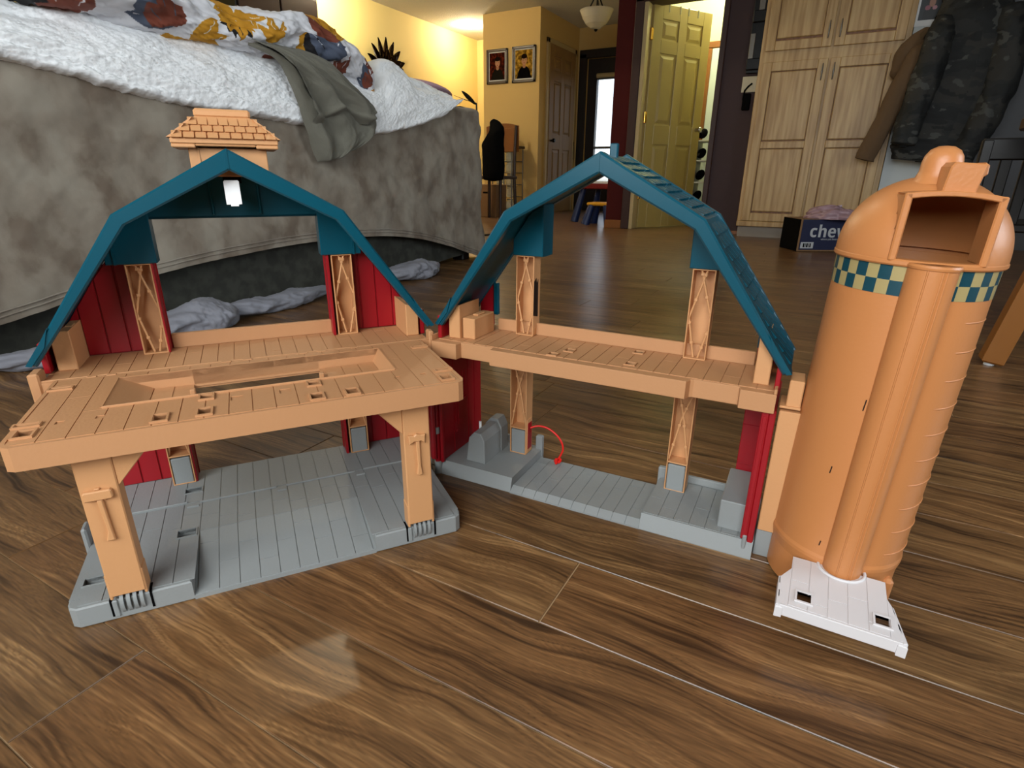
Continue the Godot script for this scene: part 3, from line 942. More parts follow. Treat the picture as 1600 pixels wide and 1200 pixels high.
func barn_left(root: Node, xf: Transform3D) -> void:
	var gp: Material = M.grey_plastic
	# base: hinged front flap and back section
	var g := nb()
	g.slab(-0.235, 0.235, -0.115, -0.017, 0.0, STEP - 0.0009, [[-0.124, -0.103, -0.059, -0.046, NAN]])
	part(root, "base", g, gp, xf)
	g = nb()
	# flap: polygon with rounded front corners, cut by the ramp
	for s in [-1.0, 1.0]:
		var o := PackedVector2Array([Vector2(s * 0.104, -0.165), Vector2(s * 0.104, -0.146), Vector2(s * 0.222, -0.146), Vector2(s * 0.222, -0.152), Vector2(s * 0.2195, -0.160), Vector2(s * 0.2125, -0.165)])
		g.slab(minf(s * 0.104, s * 0.222), maxf(s * 0.104, s * 0.222), -0.0155, 0.147, 0.0, STEP - 0.0009, [[-0.213, -0.193, 0.114, 0.127, NAN], [-0.1255, -0.1045, 0.053, 0.069, NAN]])
		g.T = Transform3D(Basis(Vector3.RIGHT, -PI / 2), Vector3.ZERO)
		g.prism(o, 0.0, STEP - 0.0009, 0.0016)
		g.T = Transform3D()
	# ramp in the middle
	var rp := PackedVector2Array([Vector2(-0.0155, 0), Vector2(0.165, 0), Vector2(0.165, 0.0052), Vector2(0.062, STEP - 0.0009), Vector2(-0.0155, STEP - 0.0009)])
	g.T = Transform3D(Basis(Vector3.UP, -PI / 2), Vector3.ZERO)
	g.prism(rp, -0.104, 0.104)
	g.T = Transform3D()
	var b := part(root, "base_flap", g, gp, xf)
	# boards of the base floor
	var xs := []
	for i in 20: xs.append(-0.212 + i * 0.424 / 19.0)
	var rects := []
	for q in [[-0.213, -0.193, 0.114, 0.127], [-0.124, -0.103, -0.059, -0.046], [-0.1255, -0.1045, 0.053, 0.069]]:
		rects.append([q[0], q[1], q[2], q[3], NAN])
	for i in 19:
		var x0: float = xs[i]; var x1: float = xs[i + 1]
		var inner: bool = absf((x0 + x1) * 0.5) < 0.1005
		part(b, "board", nb().slab(x0 + 0.0005, x1 - 0.0005, -0.112, -0.0175, STEP - 0.0016, STEP, rects), gp)
		var z1 := 0.061 if inner else 0.160
		var cut := 0.014 + 0.030 * ((i * 5) % 4) / 3.0
		part(b, "board", nb().slab(x0 + 0.0005, x1 - 0.0005, -0.0150, cut, STEP - 0.0016, STEP, rects), gp)
		part(b, "board", nb().slab(x0 + 0.0005, x1 - 0.0005, cut + 0.001, z1, STEP - 0.0016, STEP, rects), gp)
		if inner:
			var rb := nb()
			var c := 0.085 + 0.05 * ((i * 3) % 5) / 4.0
			for zz in [[0.0625, c], [c + 0.001, 0.1635]]:
				var f := func(z: float) -> float: return lerpf(STEP - 0.0009, 0.0052, (z - 0.062) / 0.103)
				rb.T = Transform3D(Basis(Vector3.UP, -PI / 2), Vector3.ZERO)
				rb.prism(PackedVector2Array([Vector2(zz[0], f.call(zz[0]) - 0.001), Vector2(zz[1], f.call(zz[1]) - 0.001), Vector2(zz[1], f.call(zz[1]) + 0.0009), Vector2(zz[0], f.call(zz[0]) + 0.0009)]), -x1 + 0.0005, -x0 - 0.0005)
			part(b, "board", rb, gp)
	# raised frames of the slots, dark inside
	for q in rects:
		g = nb()
		ring_frame(g, q[0], q[1], q[2], q[3], STEP, 0.0014, 0.0012, 0.004)
		part(b, "slot_frame", g, gp)
	# seam ridge of the hinge with two offset tabs
	g = nb()
	var zs := -0.0165
	for q in [[-0.212, -0.119, -0.002], [-0.119, -0.104, 0.012], [-0.104, -0.003, 0.003], [-0.003, 0.010, 0.015], [0.010, 0.110, 0.003], [0.110, 0.124, 0.016], [0.124, 0.212, 0.0]]:
		g.box(V(q[0], STEP - 0.001, zs + q[2] - 0.0011), V(q[1], STEP + 0.0022, zs + q[2] + 0.0011), 0.0005)
	part(b, "hinge_seam", g, gp)
	# ribs of the post hinges at the front
	for cx in [-0.1625, 0.1645]:
		g = nb()
		g.box(V(cx - 0.018, 0.004, 0.150), V(cx - 0.0125, 0.025, 0.1665), 0.001)
		for k in 4:
			var x = cx - 0.0085 + k * 0.0062
			g.T = Transform3D(Basis(Vector3.FORWARD, PI / 2), V(x, 0.0185, 0.1515))
			g.lathe(PackedVector2Array([Vector2(0.0, -0.0017), Vector2(0.0175, -0.0017), Vector2(0.0175, 0.0017), Vector2(0.0, 0.0017)]), 20)
		g.T = Transform3D()
		part(b, "hinge_ribs", g, gp)
		for x in [-0.0200, 0.0175]:
			part(b, "hinge_gap_shade", bx(V(cx + x, 0.005, 0.150), V(cx + x + 0.0022, STEP + 0.0003, 0.1656)), M.black_print)  # solid black strips paint the shade inside the hinge slits
	# side walls and red back panels
	side_wall(root, xf, -0.232, -0.226, STEP, 0.205, -0.115, -0.092)
	part(b, "upstand", bx(V(-0.2275, 0.0, 0.020), V(-0.2215, 0.050, 0.042), 0.002), gp)
	side_wall(root, xf, 0.232, 0.240, STEP, 0.205, -0.115, -0.004)
	side_wall(root, xf, -0.2400, -0.2335, FLOOR2, 0.266, -0.115, -0.040)
	side_wall(root, xf, 0.2335, 0.2400, FLOOR2, 0.266, -0.115, -0.040)
	for s in [-1.0, 1.0]:
		var ws := []
		for i in 6: ws.append(s * (0.108 + (0.232 - 0.108) * (i if s > 0 else 5 - i) / 5.0))
		ws.sort()
		wall_boards(root, xf, ws, STEP, 0.205, -0.1085, false)
		wall_boards(root, xf, ws, FLOOR2, 0.36, -0.1085, true)
		pillar(root, xf, s * 0.1285 + 0.0025, STEP, 0.205, -0.0785, false)
		pillar(root, xf, s * 0.1285 + 0.0025, FLOOR2, 0.349, -0.083, true)
		# red edge beside the pillar
		part(root, "wall_edge", nb().box(V(s * 0.1110 - 0.002, FLOOR2, -0.118), V(s * 0.1110 + 0.002, 0.349, -0.0835), 0.0006).box(V(s * 0.1110 - 0.002, STEP, -0.118), V(s * 0.1110 + 0.002, 0.205, -0.08), 0.0006), M.red_plastic, xf)
	# upper floor with its back rail
	g = nb()
	g.slab(-0.236, 0.236, -0.115, -0.006, 0.204, FLOOR2 - 0.0009, [])
	g.box(V(-0.108, FLOOR2 - 0.001, -0.1135), V(0.112, 0.2475, -0.1055), 0.0012)
	g.box(V(-0.236, FLOOR2 - 0.001, -0.0095), V(0.236, FLOOR2 + 0.0015, -0.006), 0.0005)
	# hinge lug outside the left end
	g.box(V(-0.2475, 0.198, -0.030), V(-0.2360, 0.2385, -0.004), 0.002)
	g.box(V(0.2360, 0.205, -0.022), V(0.2440, 0.2400, -0.004), 0.002)
	var uf := part(root, "upper_floor", g, M.tan_deck_plastic, xf)
	var ux := []
	for i in 24: ux.append(-0.230 + i * 0.020)
	boards(uf, M.tan_deck_plastic, ux, -0.1045, -0.0100, FLOOR2, [], {3: [-0.05], 7: [-0.07], 12: [-0.035], 17: [-0.06], 20: [-0.085]})
	for q in [[-0.045, 0.012], [-0.02, 0.012], [0.05, 0.012], [0.075, 0.012], [-0.19, 0.01], [-0.17, 0.01], [0.12, 0.01]]:
		part(uf, "hinge_knuckle", bx(V(q[0], FLOOR2 + 0.0008, -0.0042), V(q[0] + q[1], FLOOR2 + 0.0022, 0.0005), 0.0005), M.tan_deck_plastic)
	# corner boxes that lock the halves
	part(root, "lock_box", lock_shape(-0.2275, -0.2070, 0.2775, -0.110, -0.046), M.tan_plastic, xf)
	part(root, "lock_box", lock_shape(0.2300, 0.2110, 0.2765, -0.107, -0.037), M.tan_plastic, xf)
	flip_deck(root, xf)
	# roof, its brackets and the gable panel between them
	var rf := roof(root, xf, false)
	for s in [-1.0, 1.0]:
		part(root, "roof_bracket", nb().prism(PackedVector2Array([Vector2(s * 0.103, 0.349), Vector2(s * 0.160, 0.349), Vector2(s * 0.160, under_roof(0.160)), Vector2(s * 0.1235, under_roof(0.1235)), Vector2(s * 0.103, under_roof(0.103))]), -0.113, -0.081, 0.001).box(V(s * 0.149 - 0.0015, 0.349, -0.0815), V(s * 0.149 + 0.0015, 0.372, -0.079)), M.teal_plastic, xf)
	var gb := PackedVector2Array([Vector2(-0.118, 0.4045), Vector2(0.118, 0.4045), Vector2(0.118, under_roof(0.118)), Vector2(0, under_roof(0)), Vector2(-0.118, under_roof(0.118))])
	var gable := part(root, "gable_panel", nb().prism(gb, -0.096, -0.090).box(V(-0.118, 0.4035, -0.110), V(0.118, 0.4075, -0.090), 0.001), M.teal_plastic, xf)
	g = nb()
	for x in [-0.0275, 0.0305]:
		g.box(V(x - 0.0018, 0.4075, -0.0905), V(x + 0.0018, 0.470, -0.0865), 0.001)
	part(gable, "rib", g, M.teal_plastic)
	part(gable, "slot_shade", bx(V(-0.010, 0.4475, -0.0902), V(0.012, 0.468, -0.0897)), M.black_print)  # flat black plate paints the shade of the slot above the tab
	var st := PackedVector2Array([Vector2(-0.0088, 0.4235), Vector2(-0.0042, 0.4235), Vector2(-0.0040, 0.4215), Vector2(0.0048, 0.4215), Vector2(0.0050, 0.4235), Vector2(0.0088, 0.4240), Vector2(0.0088, 0.4505), Vector2(0.0075, 0.4520), Vector2(-0.0075, 0.4520), Vector2(-0.0088, 0.4505)])
	part(gable, "white_sticker", nb().prism(st, -0.0225, -0.0200, 0.0004).box(V(-0.003, 0.432, -0.091), V(0.003, 0.442, -0.022)), M.white_sticker).set_meta("label", "white rounded sticker tab")
	cupola(root, xf)

func flip_deck(root: Node, xf: Transform3D) -> void:
	var dk: Material = M.tan_deck_plastic
	var Y := FLOOR2 + 0.0012
	var holes := [[-0.103, -0.091, 0.163, 0.181], [-0.063, -0.051, 0.163, 0.181], [-0.063, -0.051, 0.1205, 0.1345], [-0.2145, -0.2010, 0.156, 0.173], [0.0490, 0.0610, 0.1235, 0.1375], [0.0475, 0.0600, 0.165, 0.183], [0.0855, 0.0980, 0.165, 0.183], [0.1970, 0.2100, 0.163, 0.180], [-0.218, -0.198, 0.031, 0.037], [-0.221, -0.202, 0.1385, 0.1455], [0.2010, 0.2200, 0.030, 0.036], [0.2000, 0.2190, 0.1395, 0.1465]]
	var plugs := [[-0.189, -0.182, 0.139, 0.147], [-0.156, -0.149, 0.138, 0.146], [0.147, 0.154, 0.142, 0.150], [0.179, 0.186, 0.143, 0.151], [0.017, 0.029, 0.133, 0.147], [-0.033, -0.021, 0.135, 0.147]]
	var well := [-0.155, 0.155, 0.016, 0.116]
	var rects := [[well[0], well[1], well[2], well[3], NAN]]
	for q in holes: rects.append([q[0], q[1], q[2], q[3], NAN])
	for q in plugs: rects.append([q[0], q[1], q[2], q[3], Y - 0.008])
	# tray with rounded front corners
	var g := nb()
	g.slab(-0.219, 0.219, -0.0035, 0.188, Y - 0.0085, Y - 0.0009, rects)
	var fr := PackedVector2Array([Vector2(-0.2225, 0.004), Vector2(-0.2225, -0.180), Vector2(-0.2195, -0.1885), Vector2(-0.2125, -0.1925), Vector2(0.2125, -0.1925), Vector2(0.2195, -0.1885), Vector2(0.2225, -0.180), Vector2(0.2225, 0.004)])
	var fi := PackedVector2Array([Vector2(0.2185, 0.004), Vector2(0.2185, -0.1775), Vector2(0.2165, -0.1850), Vector2(0.2110, -0.1885), Vector2(-0.2110, -0.1885), Vector2(-0.2165, -0.1850), Vector2(-0.2185, -0.1775), Vector2(-0.2185, 0.004)])
	fr.append_array(fi)
	g.T = Transform3D(Basis(Vector3.RIGHT, -PI / 2), Vector3.ZERO)
	g.prism(fr, 0.2045, Y)
	g.T = Transform3D()
	g.box(V(-0.219, 0.2075, -0.0035), V(0.219, Y, -0.0005))
	# well: walls, sloping left end, floor with a long opening
	var f := 0.2105
	g.box(V(well[0], f - 0.002, well[2] - 0.002), V(well[1], Y + 0.0006, well[2]))
	g.box(V(well[0], f - 0.002, well[3]), V(well[1], Y + 0.0022, well[3] + 0.0022), 0.0006)
	g.box(V(well[1], f - 0.002, well[2]), V(well[1] + 0.002, Y + 0.0008, well[3]))
	g.box(V(well[0] - 0.002, f - 0.002, well[2]), V(well[0], Y + 0.0008, well[3]))
	g.T = Transform3D(Basis(), V(0, 0, 0))
	g.prism(PackedVector2Array([Vector2(well[0], f - 0.001), Vector2(-0.122, f - 0.001), Vector2(-0.122, f + 0.0006), Vector2(well[0], Y)]), well[2], well[3])
	g.prism(PackedVector2Array([Vector2(well[1], f - 0.001), Vector2(well[1], Y), Vector2(0.146, f + 0.0006), Vector2(0.146, f - 0.001)]), well[2], well[3])
	g.slab(well[0], well[1], well[2], well[3], f - 0.0035, f - 0.0008, [[-0.078, 0.073, 0.018, 0.115, NAN]])
	g.box(V(-0.078, 0.204, well[2] - 0.002), V(0.073, Y, well[2]))
	# latch teeth at the ends of the opening
	g.box(V(-0.080, f - 0.003, 0.050), V(-0.074, f + 0.006, 0.058), 0.001)
	g.box(V(0.069, f - 0.003, 0.050), V(0.075, f + 0.006, 0.058), 0.001)
	for q in holes: ring_frame(g, q[0], q[1], q[2], q[3], Y, 0.0020, 0.0022, 0.009)
	var d := part(root, "flip_down_deck", g, dk, xf)
	# boards round the well
	var xs := []
	for i in 20: xs.append(-0.2175 + i * 0.435 / 19.0)
	for i in 19:
		var x0: float = xs[i]; var x1: float = xs[i + 1]
		var c := 0.020 + 0.10 * ((i * 7) % 5) / 4.0
		for zz in [[0.0005, c], [c + 0.001, 0.186]]:
			if zz[1] < well[2] or zz[0] > well[3] or x1 < well[0] + 0.02 or x0 > well[1] - 0.02 or true:
				var bb := nb().slab(x0 + 0.0005, x1 - 0.0005, zz[0], zz[1], Y - 0.0012, Y, rects)
				if bb.v.size() > 0:
					part(d, "board", bb, dk)
	for i in 12:
		var x0 := -0.121 + i * 0.0223
		if x0 + 0.0223 < -0.077 or x0 > 0.072:
			part(d, "board", nb().slab(x0, x0 + 0.0213, 0.0175, 0.1145, f - 0.001, f, []), dk)
	# two posts that carry the front edge, with gussets and tool reliefs
	for s in [-1.0, 1.0]:
		var cx := -0.1625 if s < 0 else 0.1645
		g = nb()
		g.box(V(cx - 0.0165, 0.032, 0.147), V(cx + 0.0165, 0.2050, 0.1695), 0.0012)
		g.box(V(cx - 0.0175, 0.028, 0.148), V(cx - 0.0145, 0.060, 0.1685), 0.0008)
		g.box(V(cx + 0.0145, 0.028, 0.148), V(cx + 0.0175, 0.060, 0.1685), 0.0008)
		var e = cx - s * 0.0165
		g.prism(PackedVector2Array([Vector2(e, 0.161), Vector2(e, 0.205), Vector2(e - s * 0.038, 0.205)]), 0.150, 0.1680, 0.0010)
		g.box(V(e - 0.0008, 0.2015, 0.1660), V(e + 0.0008, 0.2052, 0.1700))
		var p := part(root, "deck_post", g, M.tan_plastic, xf)
		g = nb()
		if s < 0:
			g.prism(poly([cx - 0.0135, 0.1520, cx + 0.0100, 0.1520, cx + 0.0115, 0.1540, cx + 0.0110, 0.1610, cx + 0.0095, 0.1625, cx - 0.0120, 0.1625, cx - 0.0135, 0.1610]), 0.169, 0.1752, 0.0012)
			g.box(V(cx - 0.0035, 0.1625, 0.169), V(cx + 0.0015, 0.1645, 0.173), 0.0008)
			g.prism(poly([cx - 0.0035, 0.1520, cx - 0.0012, 0.1150, cx - 0.0045, 0.1035, cx + 0.0035, 0.1035, cx + 0.0028, 0.1150, cx + 0.0015, 0.1520]), 0.169, 0.1740, 0.001)
			g.box(V(cx - 0.0065, 0.1495, 0.169), V(cx - 0.0040, 0.1520, 0.1720), 0.0008)
			g.box(V(cx + 0.0020, 0.1495, 0.169), V(cx + 0.0045, 0.1520, 0.1720), 0.0008)
			part(p, "mallet_relief", g, M.tan_plastic)
		else:
			g.prism(poly([cx - 0.0110, 0.1490, cx - 0.0050, 0.1520, cx + 0.0040, 0.1520, cx + 0.0085, 0.1480, cx + 0.0095, 0.1600, cx + 0.0040, 0.1600, cx - 0.0020, 0.1620, cx - 0.0050, 0.1600, cx - 0.0115, 0.1610]), 0.169, 0.1748, 0.001)
			g.prism(poly([cx - 0.0028, 0.1520, cx - 0.0014, 0.1180, cx - 0.0032, 0.1060, cx - 0.0015, 0.1040, cx + 0.0030, 0.1045, cx + 0.0040, 0.1060, cx + 0.0025, 0.1180, cx + 0.0024, 0.1520]), 0.169, 0.1738, 0.001)
			part(p, "axe_relief", g, M.tan_plastic)

func cupola(root: Node, xf: Transform3D) -> void:
	var g := nb()
	var zc := -0.062
	# square shaft through the ridge
	g.box(V(-0.0410, 0.4560, zc - 0.030), V(0.0455, 0.4885, zc + 0.030), 0.001)
	g.box(V(-0.0310, 0.4560, zc + 0.0295), V(-0.0295, 0.4885, zc + 0.0310))
	# eave plate with notched lower edge
	g.box(V(-0.0575, 0.4925, zc - 0.044), V(0.0595, 0.4985, zc + 0.044), 0.001)
	g.box(V(-0.0570, 0.4880, zc - 0.043), V(-0.0320, 0.4925, zc + 0.043), 0.001)
	g.box(V(0.0340, 0.4880, zc - 0.043), V(0.0590, 0.4925, zc + 0.043), 0.001)
	g.box(V(-0.0320, 0.4900, zc - 0.043), V(0.0340, 0.4925, zc + 0.0425), 0.001)
	# hipped roof core and ridge
	var lo := [-0.0560, 0.0580, 0.042]; var hi := [-0.0290, 0.0320, 0.010]
	var a := [V(lo[0], 0.4985, zc + lo[2]), V(lo[1], 0.4985, zc + lo[2]), V(lo[1], 0.4985, zc - lo[2]), V(lo[0], 0.4985, zc - lo[2])]
	var b := [V(hi[0], 0.5245, zc + hi[2]), V(hi[1], 0.5245, zc + hi[2]), V(hi[1], 0.5245, zc - hi[2]), V(hi[0], 0.5245, zc - hi[2])]
	for i in 4:
		g.quad(a[i], a[(i + 1) % 4], b[(i + 1) % 4], b[i])
	g.quad(b[0], b[1], b[2], b[3])
	g.box(V(hi[0] - 0.001, 0.5235, zc - 0.011), V(hi[1] + 0.001, 0.5335, zc + 0.011), 0.0025)
	var c := part(root, "cupola", g, M.tan_plastic, xf)
	# three courses of shingles on the front and both ends
	for row in 3:
		var k0 := row / 3.0; var k1 := (row + 1) / 3.0 - 0.02
		var y0 := lerpf(0.4990, 0.5240, k0); var y1 := lerpf(0.4990, 0.5240, k1)
		var za := zc + lerpf(lo[2], hi[2], k0); var zb := zc + lerpf(lo[2], hi[2], k1)
		var n := 9 - row
		var xl0 := lerpf(lo[0], hi[0], k0); var xr0 := lerpf(lo[1], hi[1], k0)
		for i in n:
			var x0 := lerpf(xl0, xr0, (i + 0.07) / n); var x1 := lerpf(xl0, xr0, (i + 0.93) / n)
			var sh := nb()
			var drop := 0.0006 * ((i * 3 + row) % 3)
			var q := [V(x0, y0 - drop, za + 0.0058), V(x1, y0 - drop, za + 0.0058), V(lerpf(x1, 0.0015, 0.0), y1, zb + 0.001), V(x0, y1, zb + 0.001)]
			sh.quad(q[0], q[1], q[2], q[3])
			sh.quad(V(x0, y0 - 0.0022, za - 0.002), V(x1, y0 - 0.0022, za - 0.002), q[1], q[0])
			sh.tri(V(x0, y0, za - 0.002), q[0], q[3])
			sh.tri(V(x1, y0, za - 0.002), q[2], q[1])
			part(c, "cupola_shingle", sh, M.tan_plastic)
		for s in [0, 1]:
			var xa := lerpf(lo[s], hi[s], k0); var xb := lerpf(lo[s], hi[s], k1)
			var o := -0.0050 if s == 0 else 0.0050
			for i in 5:
				var w0 = lo[2] * (1.0 - k0) + hi[2] * k0
				var z0 = zc + w0 * (1.0 - 2.0 * (i + 0.04) / 5.0); var z1 = zc + w0 * (1.0 - 2.0 * (i + 0.96) / 5.0)
				var sh := nb()
				sh.outq(V(xa + o, y0, z0), V(xa + o, y0, z1), V(xb + o * 0.3, y1, z1), V(xb + o * 0.3, y1, z0), V(0, 0.45, zc))
				sh.outq(V(xa, y0 - 0.0012, z0), V(xa, y0 - 0.0012, z1), V(xa + o, y0, z1), V(xa + o, y0, z0), V(0, 0.6, zc))
				sh.tri(V(xa, y0, z0), V(xa + o, y0, z0), V(xb + o * 0.3, y1, z0))
				sh.tri(V(xa, y0, z1), V(xb + o * 0.3, y1, z1), V(xa + o, y0, z1))
				part(c, "cupola_shingle", sh, M.tan_plastic)

func barn_right(root: Node, xf: Transform3D) -> void:
	var gp: Material = M.grey_plastic
	var g := nb()
	# base: raised ends, low floor between with a sloped front edge
	g.slab(-0.246, -0.111, -0.116, 0.002, 0.0, 0.0225, [])
	g.slab(0.091, 0.236, -0.116, 0.002, 0.0, 0.0225, [])
	g.T = Transform3D(Basis(Vector3.UP, -PI / 2), Vector3.ZERO)
	g.prism(PackedVector2Array([Vector2(-0.106, 0), Vector2(0.010, 0), Vector2(0.010, 0.0012), Vector2(-0.001, 0.0085), Vector2(-0.106, 0.0085)]), -0.0915, 0.1115)
	g.prism(PackedVector2Array([Vector2(0.002, 0), Vector2(0.0085, 0), Vector2(0.0085, 0.0012), Vector2(0.002, 0.0222)]), 0.111, 0.2440)
	g.prism(PackedVector2Array([Vector2(0.002, 0), Vector2(0.0095, 0), Vector2(0.0095, 0.0012), Vector2(0.002, 0.0222)]), -0.236, -0.091)
	g.T = Transform3D()
	# upstands at the back beside the pillars and a back kerb on the right
	g.box(V(-0.122, 0.0085, -0.116), V(-0.110, 0.046, -0.106), 0.0015)
	g.box(V(0.087, 0.0085, -0.116), V(0.099, 0.040, -0.107), 0.0015)
	g.box(V(0.130, 0.0225, -0.116), V(0.192, 0.034, -0.110), 0.001)
	g.box(V(-0.182, 0.0225, -0.116), V(-0.150, 0.034, -0.110), 0.001)
	# block by the right wall and its slot
	g.box(V(0.1890, 0.0225, -0.110), V(0.2210, 0.0640, -0.012), 0.0012)
	g.box(V(0.2225, 0.010, 0.0005), V(0.2275, 0.031, 0.006), 0.001)
	var b := part(root, "base", g, gp, xf)
	for i in 10:
		var x0 := -0.1105 + i * 0.02015
		var c := -0.085 + 0.06 * ((i * 3) % 4) / 3.0
		for zz in [[-0.105, c], [c + 0.001, -0.0025]]:
			part(b, "board", nb().slab(x0 + 0.0004, x0 + 0.0198, zz[0], zz[1], 0.0075, 0.0093, []), gp)
		var e := nb()
		e.T = Transform3D(Basis(Vector3.UP, -PI / 2), Vector3.ZERO)
		e.prism(PackedVector2Array([Vector2(-0.002, 0.0070), Vector2(0.0095, 0.0010), Vector2(0.0104, 0.0022), Vector2(-0.0005, 0.0096), Vector2(-0.002, 0.0096)]), -x0 - 0.0197, -x0 - 0.0005)
		part(b, "board", e, gp)
	for i in 7:
		var x0 := 0.0935 + i * 0.0205
		part(b, "board", nb().slab(x0, x0 + 0.0197, -0.108, -0.045 + 0.02 * (i % 3), 0.0215, 0.0235, []), gp)
		part(b, "board", nb().slab(x0, x0 + 0.0197, -0.044 + 0.02 * (i % 3), 0.000, 0.0215, 0.0235, []), gp)
	# small gambrel feed bin on the left end
	g = nb()
	var sp := PackedVector2Array([Vector2(-0.2040, 0.0225), Vector2(-0.1695, 0.0225), Vector2(-0.1700, 0.0620), Vector2(-0.1765, 0.0750), Vector2(-0.1895, 0.0745), Vector2(-0.1985, 0.0640)])
	g.prism(sp, -0.080, -0.015, 0.0012)
	var sq := PackedVector2Array()
	for q in sp: sq.append(Vector2(-0.1865 + (q.x + 0.1865) * 1.08, 0.0225 + (q.y - 0.0225) * 1.09))
	g.prism(sq, -0.094, -0.070, 0.001)
	var bin := part(b, "feed_bin", g, gp)
	part(root, "bin_peg", nb().tube(PackedVector3Array([V(-0.1915, 0.072, -0.040), V(-0.1915, 0.084, -0.040)]), 0.0022, 8), M.white_sticker, xf)
	# walls
	var sw := side_wall(root, xf, -0.2445, -0.2350, 0.0225, 0.205, -0.118, 0.0)
	g = nb()
	g.box(V(-0.2352, 0.135, -0.046), V(-0.2335, 0.152, -0.034), 0.0005)
	part(sw, "wall_window", g, M.grey_plastic)
	g = nb()
	for q in [[0.115, 0.160, -0.057], [0.115, 0.160, -0.064], [0.075, 0.125, -0.034], [0.070, 0.118, -0.042]]:
		g.box(V(-0.2353, q[0], q[2] - 0.0007), V(-0.2335, q[1], q[2] + 0.0007), 0.0004)
	for q in [[0.113, -0.057], [0.113, -0.064], [0.062, -0.036], [0.078, -0.045]]:
		g.box(V(-0.2353, q[0] - 0.004, q[1] - 0.003), V(-0.2330, q[0], q[1] + 0.003), 0.0006)
	for z in [-0.030, -0.075, -0.095]:
		g.box(V(-0.2353, 0.024, z - 0.0006), V(-0.2342, 0.204, z + 0.0006))
	part(sw, "tool_relief", g, M.red_plastic)
	side_wall(root, xf, 0.2275, 0.2350, 0.010, 0.2035, -0.118, 0.0025)
	part(root, "wall_strip", nb().box(V(0.2195, 0.024, -0.008), V(0.2278, 0.2015, 0.0035), 0.001).box(V(0.2215, 0.030, 0.0032), V(0.2260, 0.196, 0.0042), 0.0005), M.red_plastic, xf)
	g = nb()
	g.box(V(0.1955, 0.060, -0.118), V(0.2275, 0.205, -0.111), 0.0008)
	g.box(V(0.1965, 0.134, -0.1115), V(0.2260, 0.1355, -0.1098), 0.0005)
	g.box(V(0.1965, 0.073, -0.1115), V(0.2260, 0.0745, -0.1098), 0.0005)
	part(root, "back_panel", g, M.red_plastic, xf)
	part(root, "side_wall", bx(V(-0.2425, FLOOR2, -0.112), V(-0.2360, 0.262, -0.004), 0.0008), M.red_plastic, xf)
	part(root, "back_panel", nb().prism(PackedVector2Array([Vector2(-0.2300, FLOOR2), Vector2(-0.2070, FLOOR2), Vector2(-0.2070, under_roof(0.2070) - 0.001), Vector2(-0.2300, under_roof(0.2300) - 0.001)]), -0.1175, -0.112), M.red_plastic, xf)
	part(root, "side_wall", bx(V(0.2275, FLOOR2, -0.118), V(0.2330, 0.255, -0.004), 0.0008), M.red_plastic, xf)
	part(root, "back_panel", nb().prism(PackedVector2Array([Vector2(0.1985, FLOOR2), Vector2(0.2290, FLOOR2), Vector2(0.2290, under_roof(0.2290) - 0.001), Vector2(0.1985, under_roof(0.1985) - 0.001)]), -0.1175, -0.112), M.red_plastic, xf)
	for s in [-1.0, 1.0]:
		part(root, "roof_post", bx(V(s * 0.2015 - 0.004, FLOOR2 + 0.018, -0.1185), V(s * 0.2015 + 0.004, under_roof(0.205), -0.1120), 0.0008), M.teal_plastic, xf)
	pillar(root, xf, -0.1405, 0.0225, 0.205, -0.0755, false)
	pillar(root, xf, 0.1185, 0.0225, 0.205, -0.0755, false)
	pillar(root, xf, -0.1330, FLOOR2, 0.349, -0.0780, true)
	pillar(root, xf, 0.1230, FLOOR2, 0.349, -0.0780, true)
	# fuel pump panel in the side of the left pillar, with its red hose
	var pump := part(root, "pump_panel", nb().box(V(-0.1265, 0.0245, -0.0965), V(-0.1245, 0.0850, -0.0785), 0.0006), M.tan_plastic, xf)
	part(pump, "red_inset", bx(V(-0.1250, 0.0310, -0.0945), V(-0.1238, 0.0780, -0.0805), 0.0004), M.red_plastic)
	var path := PackedVector3Array()
	var cv := Curve3D.new()
	var pts := [V(-0.127, 0.066, -0.0885), V(-0.114, 0.0695, -0.097), V(-0.098, 0.0685, -0.099), V(-0.083, 0.0605, -0.100), V(-0.0725, 0.049, -0.100), V(-0.069, 0.036, -0.100), V(-0.0725, 0.024, -0.099), V(-0.0765, 0.0165, -0.097)]
	for i in pts.size():
		var tg: Vector3 = (pts[mini(i + 1, pts.size() - 1)] - pts[maxi(i - 1, 0)]) * 0.17
		cv.add_point(pts[i], -tg, tg)
	path = cv.tessellate(4, 2)
	part(root, "fuel_hose", nb().tube(path, 0.0017, 8), M.hose_red, xf)
	part(root, "hose_nozzle", nb().box(V(-0.0825, 0.0105, -0.1010), V(-0.0710, 0.0160, -0.0930), 0.0018).box(V(-0.0790, 0.0100, -0.0940), V(-0.0745, 0.0215, -0.0890), 0.0015).box(V(-0.0745, 0.0140, -0.0990), V(-0.0695, 0.0200, -0.0950), 0.0015), M.hose_red, xf)
	part(root, "peeling_sticker", nb().prism(PackedVector2Array([Vector2(0.0785, 0.2600), Vector2(0.0940, 0.2560), Vector2(0.0935, 0.3140), Vector2(0.0895, 0.3080), Vector2(0.0865, 0.3165), Vector2(0.0790, 0.3110)]), -0.1190, -0.1178), M.dark_sticker, xf * Transform3D(Basis(Vector3.UP, PI / 2), V(0, 0, 0)))
	# upper floor: front edge steps in and out
	g = nb()
